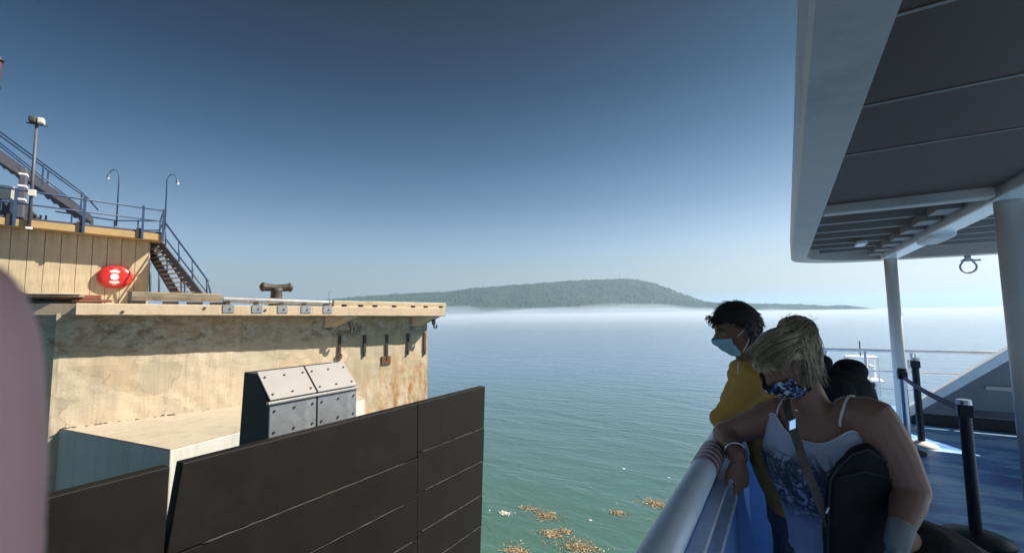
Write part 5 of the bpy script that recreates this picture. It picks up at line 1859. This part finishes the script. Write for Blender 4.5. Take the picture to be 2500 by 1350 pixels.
# ---------------------------------------------------------------- man in the yellow hoodie
ma = thing('person', 'dark haired man in a yellow hoodie and pale blue surgical mask at the rail', 'person', px(1900, 1300, 2.2))
ma.location.z = DECK
ORG[ma] = ma.location.copy()
fm = cv(-0.93, -0.05, -0.25)
fm = Vector((fm.x, fm.y, 0)).normalized()
am = DS.cross(fm)                         # to his left, towards the camera
hM = px(1798, 802, 2.0)
f_m, u_m = cv(-0.93, -0.36, 0.02), cv(-0.36, 0.93, 0.10)
sL, sR = px(1852, 922, 2.0), px(1838, 905, 2.33)
eL, eR = px(1764, 1022, 2.13), px(1783, 975, 2.42)
wL, wR = px(1800, 1010, 2.36), px(1800, 1008, 2.20)
pel = px(1945, 1215, 2.22)
mb = MB()
head_mesh(mb, hM, f_m, u_m, 1.0)
nb = sL.lerp(sR, 0.5) + DS * 0.03
limb(mb, [nb - DS * 0.03, px(1822, 850, 2.06)], [0.064, 0.056], 18)
chest = sL.lerp(sR, 0.5)
tor = [(chest + DS * 0.03, 0.10, 0.07), (chest - DS * 0.03, 0.17, 0.10), (chest.lerp(pel, 0.35), 0.165, 0.115), (chest.lerp(pel, 0.7), 0.15, 0.11), (pel, 0.165, 0.115), (pel - DS * 0.1, 0.15, 0.1)]
rings(mb, smooth_specs(tor), am, fm)
for s_, e_, w_ in ((sL, eL, wL), (sR, eR, wR)):
    limb(mb, [s_, e_, w_], [0.052, 0.04, 0.028])
hand(mb, wL, (wL - eL), DS, 1.0, 0.45, 1)
hand(mb, wR, (wR - eR), DS, 1.0, 0.45, -1)
gL, gR = Vector((pel.x + 0.03, pel.y - 0.12, DECK + 0.08)), Vector((pel.x + 0.01, pel.y + 0.14, DECK + 0.08))
for sg, ft in ((0.09, gL), (-0.09, gR)):
    h0 = pel + am * sg - DS * 0.06
    limb(mb, [h0, h0.lerp(ft, 0.48) + fm * 0.03, ft], [0.08, 0.055, 0.04])
obj('body', remeshed(mb, 0.0055, 3), M['skin_m'], ma, smooth=True)
# hoodie
mb = MB()
tor = [(chest + DS * 0.045, 0.105, 0.075), (chest - DS * 0.02, 0.195, 0.115), (chest.lerp(pel, 0.35) - fm * 0.01, 0.185, 0.125), (chest.lerp(pel, 0.7) + fm * 0.005, 0.185, 0.140), (pel + DS * 0.05 + fm * 0.012, 0.195, 0.15), (pel - DS * 0.0, 0.18, 0.132)]
rings(mb, smooth_specs(tor), am, fm)
for s_, e_, w_ in ((sL, eL, wL), (sR, eR, wR)):
    limb(mb, [s_ + (chest - s_) * 0.3, s_, s_.lerp(e_, 0.55), e_], [0.075, 0.076, 0.062, 0.050])
    mb.ellipsoid(e_ + DS * 0.004, 0.054, 0.054, 0.05, 14, 10)
    limb(mb, [e_, e_.lerp(w_, 0.5), w_], [0.052, 0.054, 0.046])
nkp = px(1832, 872, 2.06)
mb.ellipsoid(nkp - fm * 0.055 - DS * 0.035, 0.085, 0.085, 0.055, 16, 10)
mb.ellipsoid(px(1822, 900, 2.1), 0.075, 0.075, 0.05, 16, 10)
hd_ = wrinkle(remeshed(mb, 0.006, 4), 0.011, 9, 7, (1, 1, 1.6))
hod = obj('hoodie', hd_, M['hoodie'], ma, smooth=True)
hm_ = smooth_specs([(pel + DS * 0.01, 0.186, 0.139), (pel - DS * 0.02, 0.183, 0.135), (pel - DS * 0.055, 0.178, 0.13)], 4)
mb = MB()
rings(mb, hm_, am, fm)
obj('waistband', mb, M['hoodie'], hod, smooth=True)
q = (on_body(hd_, [(1897, 1150)], 0.003) or [px(1897, 1150, 2.06)])[0]
obj('tag', MB().hexa([q + CX * a + CY * b_ + CZB * c_ for c_ in (0.0, 0.004) for a, b_ in ((-0.010, -0.020), (0.016, -0.014), (0.010, 0.020), (-0.016, 0.014))]), M['strap_white'], hod)
q = px(1801, 892, 2.02)
obj('drawcord', MB().tube([px(1803, 884, 2.02), px(1801, 900, 2.02), px(1803, 912, 2.02)], 0.003, 6), M['strap_white'], hod)
# jeans and shoes
mb = MB()
for sg, ft in ((0.09, gL), (-0.09, gR)):
    h0 = pel + am * sg - DS * 0.06
    limb(mb, [h0, h0.lerp(ft, 0.48) + fm * 0.03, ft + DS * 0.02], [0.108, 0.082, 0.068])
rings(mb, smooth_specs([(pel + DS * 0.03, 0.16, 0.115), (pel - DS * 0.05, 0.178, 0.13), (pel - DS * 0.14, 0.175, 0.125)]), am, fm)
obj('jeans', wrinkle(remeshed(mb, 0.008, 4), 0.006, 11, 1), M['jeans'], ma, smooth=True)
for ft in (gL, gR):
    q = Vector((ft.x, ft.y, DECK + 0.045)) + fm * 0.05
    m = MB().ellipsoid(q + fm * 0.07, 0.05, 0.05, 0.036, 14, 8).ellipsoid(q, 0.05, 0.05, 0.043, 14, 8).ellipsoid(q - fm * 0.08, 0.046, 0.046, 0.043, 14, 8)
    obj('shoe', remeshed(m, 0.008, 2), M['shoe'], ma, smooth=True)
# mask with ear loops
mb = MB()
W = head_mesh(mb, hM, f_m, u_m, 1.0, 0.011, lambda p: p.z < -0.004 and p.z > -0.116 and p.y > 0.030 + max(0, (abs(p.x) - 0.045)) * 1.5, ears=False)
mk = obj('face_mask', mb, M['mask_blue'], ma, at=hM, smooth=True)
s_ = mk.modifiers.new('thickness', 'SOLIDIFY')
s_.thickness = 0.003
for a_, b_ in (((0.068, 0.040, -0.008), (0.080, -0.004, 0.026)), ((0.062, 0.034, -0.085), (0.080, -0.012, -0.012))):
    a2, b2 = Vector(a_), Vector(b_)
    obj('ear_loop', MB().tube([W(a2), W(a2.lerp(b2, 0.5) + Vector((0.006, 0, 0))), W(b2)], 0.0019, 6), M['strap_white'], mk)
for sx in (1, -1):
    obj('eye', MB().ellipsoid(W((0.033 * sx, 0.0745, 0.012)), 0.0100, 0.0100, 0.0062, 12, 8), M['eye_white'], ma, smooth=True)
    obj('eyebrow', MB().tube([W((0.016 * sx, 0.094, 0.034)), W((0.034 * sx, 0.089, 0.039)), W((0.052 * sx, 0.072, 0.034))], [0.003, 0.0035, 0.0015], 6), M['hair_m'], ma, smooth=True)
# short hair
hs_ = MB()
def hk(p):
    if p.y > 0.055:
        return p.z > 0.062
    if p.y > 0.0:
        return p.z > 0.030 + 0.5 * p.y
    return p.z > -0.062 - p.y * 0.25 or (p.z > -0.01)
Wm = head_mesh(hs_, hM, f_m, u_m, 1.0, 0.014, hk, 64, 48, ears=False)
lk = MB()
for k in range(1500):
    t, p_ = math.acos(rng.uniform(-0.6, 1)), rng.uniform(0, 6.28)
    n_ = (math.sin(t) * math.cos(p_), math.sin(t) * math.sin(p_), math.cos(t))
    v0 = head_point(n_, 0.010)
    if not hk(v0):
        continue
    nv_ = Vector(n_)
    flow = Vector((0, 1.0 if v0.z > 0.05 else 0.2, -0.9 if v0.z < 0.06 else 0.12))
    flow = (flow - nv_ * flow.dot(nv_)).normalized() + Vector((rng.gauss(0, 0.2), rng.gauss(0, 0.2), rng.gauss(0, 0.2)))
    L_ = rng.uniform(0.016, 0.034)
    v1 = v0 + (flow * 0.95 + nv_ * 0.16).normalized() * L_ * 0.55
    v2 = v1 + (flow + nv_ * 0.10).normalized() * L_ * 0.5
    lk.tube([Wm(v0), Wm(v1), Wm(v2)], [0.0016, 0.0013, 0.0004], 4, False)
for k in range(40):     # tuft over the forehead
    v0 = Vector((rng.uniform(-0.04, 0.045), 0.078, 0.078 + rng.uniform(-0.008, 0.01)))
    v1 = v0 + Vector((rng.gauss(0, 0.004), 0.02, -0.004 + rng.gauss(0, 0.005)))
    v2 = v1 + Vector((rng.gauss(0, 0.004), 0.008, -0.016 + rng.gauss(0, 0.006)))
    lk.tube([Wm(v0), Wm(v1), Wm(v2)], [0.0024, 0.002, 0.0005], 4, False)
hb = obj('hair', hs_, M['hair_m'], ma, at=hM, smooth=True)
obj('hair_locks', lk, M['hair_m'], hb, at=hM, smooth=True)['kind'] = 'stuff'

# ---------------------------------------------------------------- third passenger bent over the rail in a black jacket
pc_ = px(2052, 960, 3.05)
tp_ = thing('person', 'passenger in a black hooded jacket stooping behind the blonde woman, face hidden', 'person', pc_)
tp_.location.z = DECK
ORG[tp_] = tp_.location.copy()
ft_ = cv(-0.95, -0.1, -0.2)
ft_ = Vector((ft_.x, ft_.y, 0)).normalized()
at_ = DS.cross(ft_)
hT_ = px(1972, 915, 3.0)
mb = MB()
head_mesh(mb, hT_, cv(-0.9, -0.5, 0), cv(-0.5, 0.85, 0.1), 1.0)
ch_, pe_ = px(2020, 945, 3.05), px(2105, 1090, 3.05)
limb(mb, [ch_, hT_], [0.06, 0.055])
rings(mb, smooth_specs([(px(2000, 925, 3.05), 0.10, 0.08), (ch_, 0.17, 0.11), (px(2062, 1000, 3.05), 0.17, 0.12), (pe_, 0.16, 0.12)]), at_, (CX * 0.86 * -1 - DS * 0.5).normalized())
kL, kR = Vector((pe_.x + 0.02, pe_.y - 0.1, DECK + 0.08)), Vector((pe_.x, pe_.y + 0.12, DECK + 0.08))
for sg, ft in ((0.09, kL), (-0.09, kR)):
    h0 = pe_ + at_ * sg
    limb(mb, [h0, h0.lerp(ft, 0.48), ft], [0.085, 0.06, 0.04])
aw = px(1915, 1010, 2.75)
for sg in (1, -1):
    s_ = ch_ + at_ * 0.16 * sg
    e_ = Vector((-0.22, s_.y - 0.05 * sg, 5.99 + 0.05))
    w_ = e_ + Vector((0.02, -0.2 * sg, 0.0))
    limb(mb, [s_, e_, w_], [0.05, 0.04, 0.03])
    hand(mb, w_, w_ - e_, DS, 1.0, 0.4, sg)
obj('body', remeshed(mb, 0.007, 3), M['skin_m'], tp_, smooth=True)
mb = MB()
rings(mb, smooth_specs([(px(1995, 915, 3.05), 0.13, 0.10), (px(2022, 930, 3.05), 0.215, 0.15), (px(2060, 960, 3.05), 0.225, 0.175), (px(2080, 1020, 3.05), 0.21, 0.17), (px(2108, 1110, 3.05), 0.19, 0.155)]), at_, (CX * -0.86 - DS * 0.5).normalized())
mb.ellipsoid(px(2006, 884, 3.02), 0.06, 0.06, 0.05, 16, 10)
mb.ellipsoid(px(2075, 905, 3.02), 0.10, 0.10, 0.08, 16, 10)
for sg in (1, -1):
    s_ = ch_ + at_ * 0.17 * sg
    e_ = Vector((-0.22, s_.y - 0.05 * sg, 5.99 + 0.06))
    limb(mb, [s_, e_, e_ + Vector((0.02, -0.18 * sg, 0))], [0.085, 0.06, 0.05])
obj('jacket', wrinkle(remeshed(mb, 0.008, 4), 0.008, 9, 4), M['black_cloth'], tp_, smooth=True)
mb = MB()
for sg, ft in ((0.09, kL), (-0.09, kR)):
    h0 = pe_ + at_ * sg - DS * 0.02
    limb(mb, [h0, h0.lerp(ft, 0.48), ft + DS * 0.02], [0.11, 0.085, 0.07])
obj('trousers', remeshed(mb, 0.009, 4), M['dark_trousers'], tp_, smooth=True)
for ft in (kL, kR):
    q = Vector((ft.x, ft.y, DECK + 0.045)) + ft_ * 0.05
    m = MB().ellipsoid(q + ft_ * 0.07, 0.05, 0.05, 0.036, 14, 8).ellipsoid(q, 0.05, 0.05, 0.043, 14, 8).ellipsoid(q - ft_ * 0.08, 0.046, 0.046, 0.043, 14, 8)
    obj('shoe', remeshed(m, 0.009, 2), M['shoe'], tp_, smooth=True)

# ---------------------------------------------------------------- blurred finger of the person filming, close to the lens at the left
fd = 0.085
hn_ = thing('hand', 'blurred pinkish finger very close to the lens at the left edge', 'hand', px(-60, 2000, 0.10))
mb = MB()
ctr = -62
kn = px(ctr - 60, 2000, fd + 0.012)
pp, rr = [], []
for k in range(13):
    f = k / 12
    yy = 618 + 330 * f
    pp.append(px(ctr, yy, fd))
    rr.append(max(0.0006, 0.0096 * math.sqrt(max(0.0, 1 - (1 - f) ** 2))))
mb.tube(pp, rr, 24)
limb(mb, [pp[-1], px(ctr + 6, 1150, fd), px(ctr - 6, 1560, fd + 0.004), kn], [0.0096, 0.0098, 0.0098, 0.0122], 24)
sdv = (-CX * 0.95 + CZB * -0.25).normalized()
base = kn
for k, (o, ln) in enumerate(((0.024, 0.9), (0.046, 0.8), (0.066, 0.65))):
    b0 = base + sdv * o - CY * 0.004 * k
    a1 = b0 + (CY * 0.028 - CZB * 0.028) * ln
    a2 = a1 + (-CZB * 0.022 - CY * 0.010) * ln
    a3 = a2 + (-CY * 0.022 + CZB * 0.004) * ln
    limb(mb, [b0, a1, a2, a3], [0.011, 0.0095, 0.0088, 0.0078], 12)
wr_ = base + sdv * 0.034 - CY * 0.095 + CZB * 0.03
rg = []
for f, w, th in ((0.0, 0.040, 0.015), (0.35, 0.042, 0.018), (0.75, 0.034, 0.020), (1.0, 0.028, 0.021)):
    c = (base + sdv * 0.032).lerp(wr_, f)
    nz_ = CZB
    rg.append([c + sdv * w * math.cos(t) + nz_ * th * math.sin(t) for t in [2 * math.pi * k / 18 for k in range(18)]])
mb.loft(rg)
t0_ = base + (wr_ - base) * 0.55
limb(mb, [t0_, t0_ + CX * 0.028 + CY * 0.012 - CZB * 0.02, t0_ + CX * 0.035 + CY * 0.038 - CZB * 0.035, t0_ + CX * 0.03 + CY * 0.058 - CZB * 0.042], [0.015, 0.0125, 0.0105, 0.0085], 12)
limb(mb, [wr_, wr_ - CY * 0.12 + CZB * 0.08, wr_ - CY * 0.22 + CZB * 0.17], [0.026, 0.036, 0.042], 18)
obj('skin', remeshed(mb, 0.0022, 4), M['skin_f'], hn_, smooth=True)
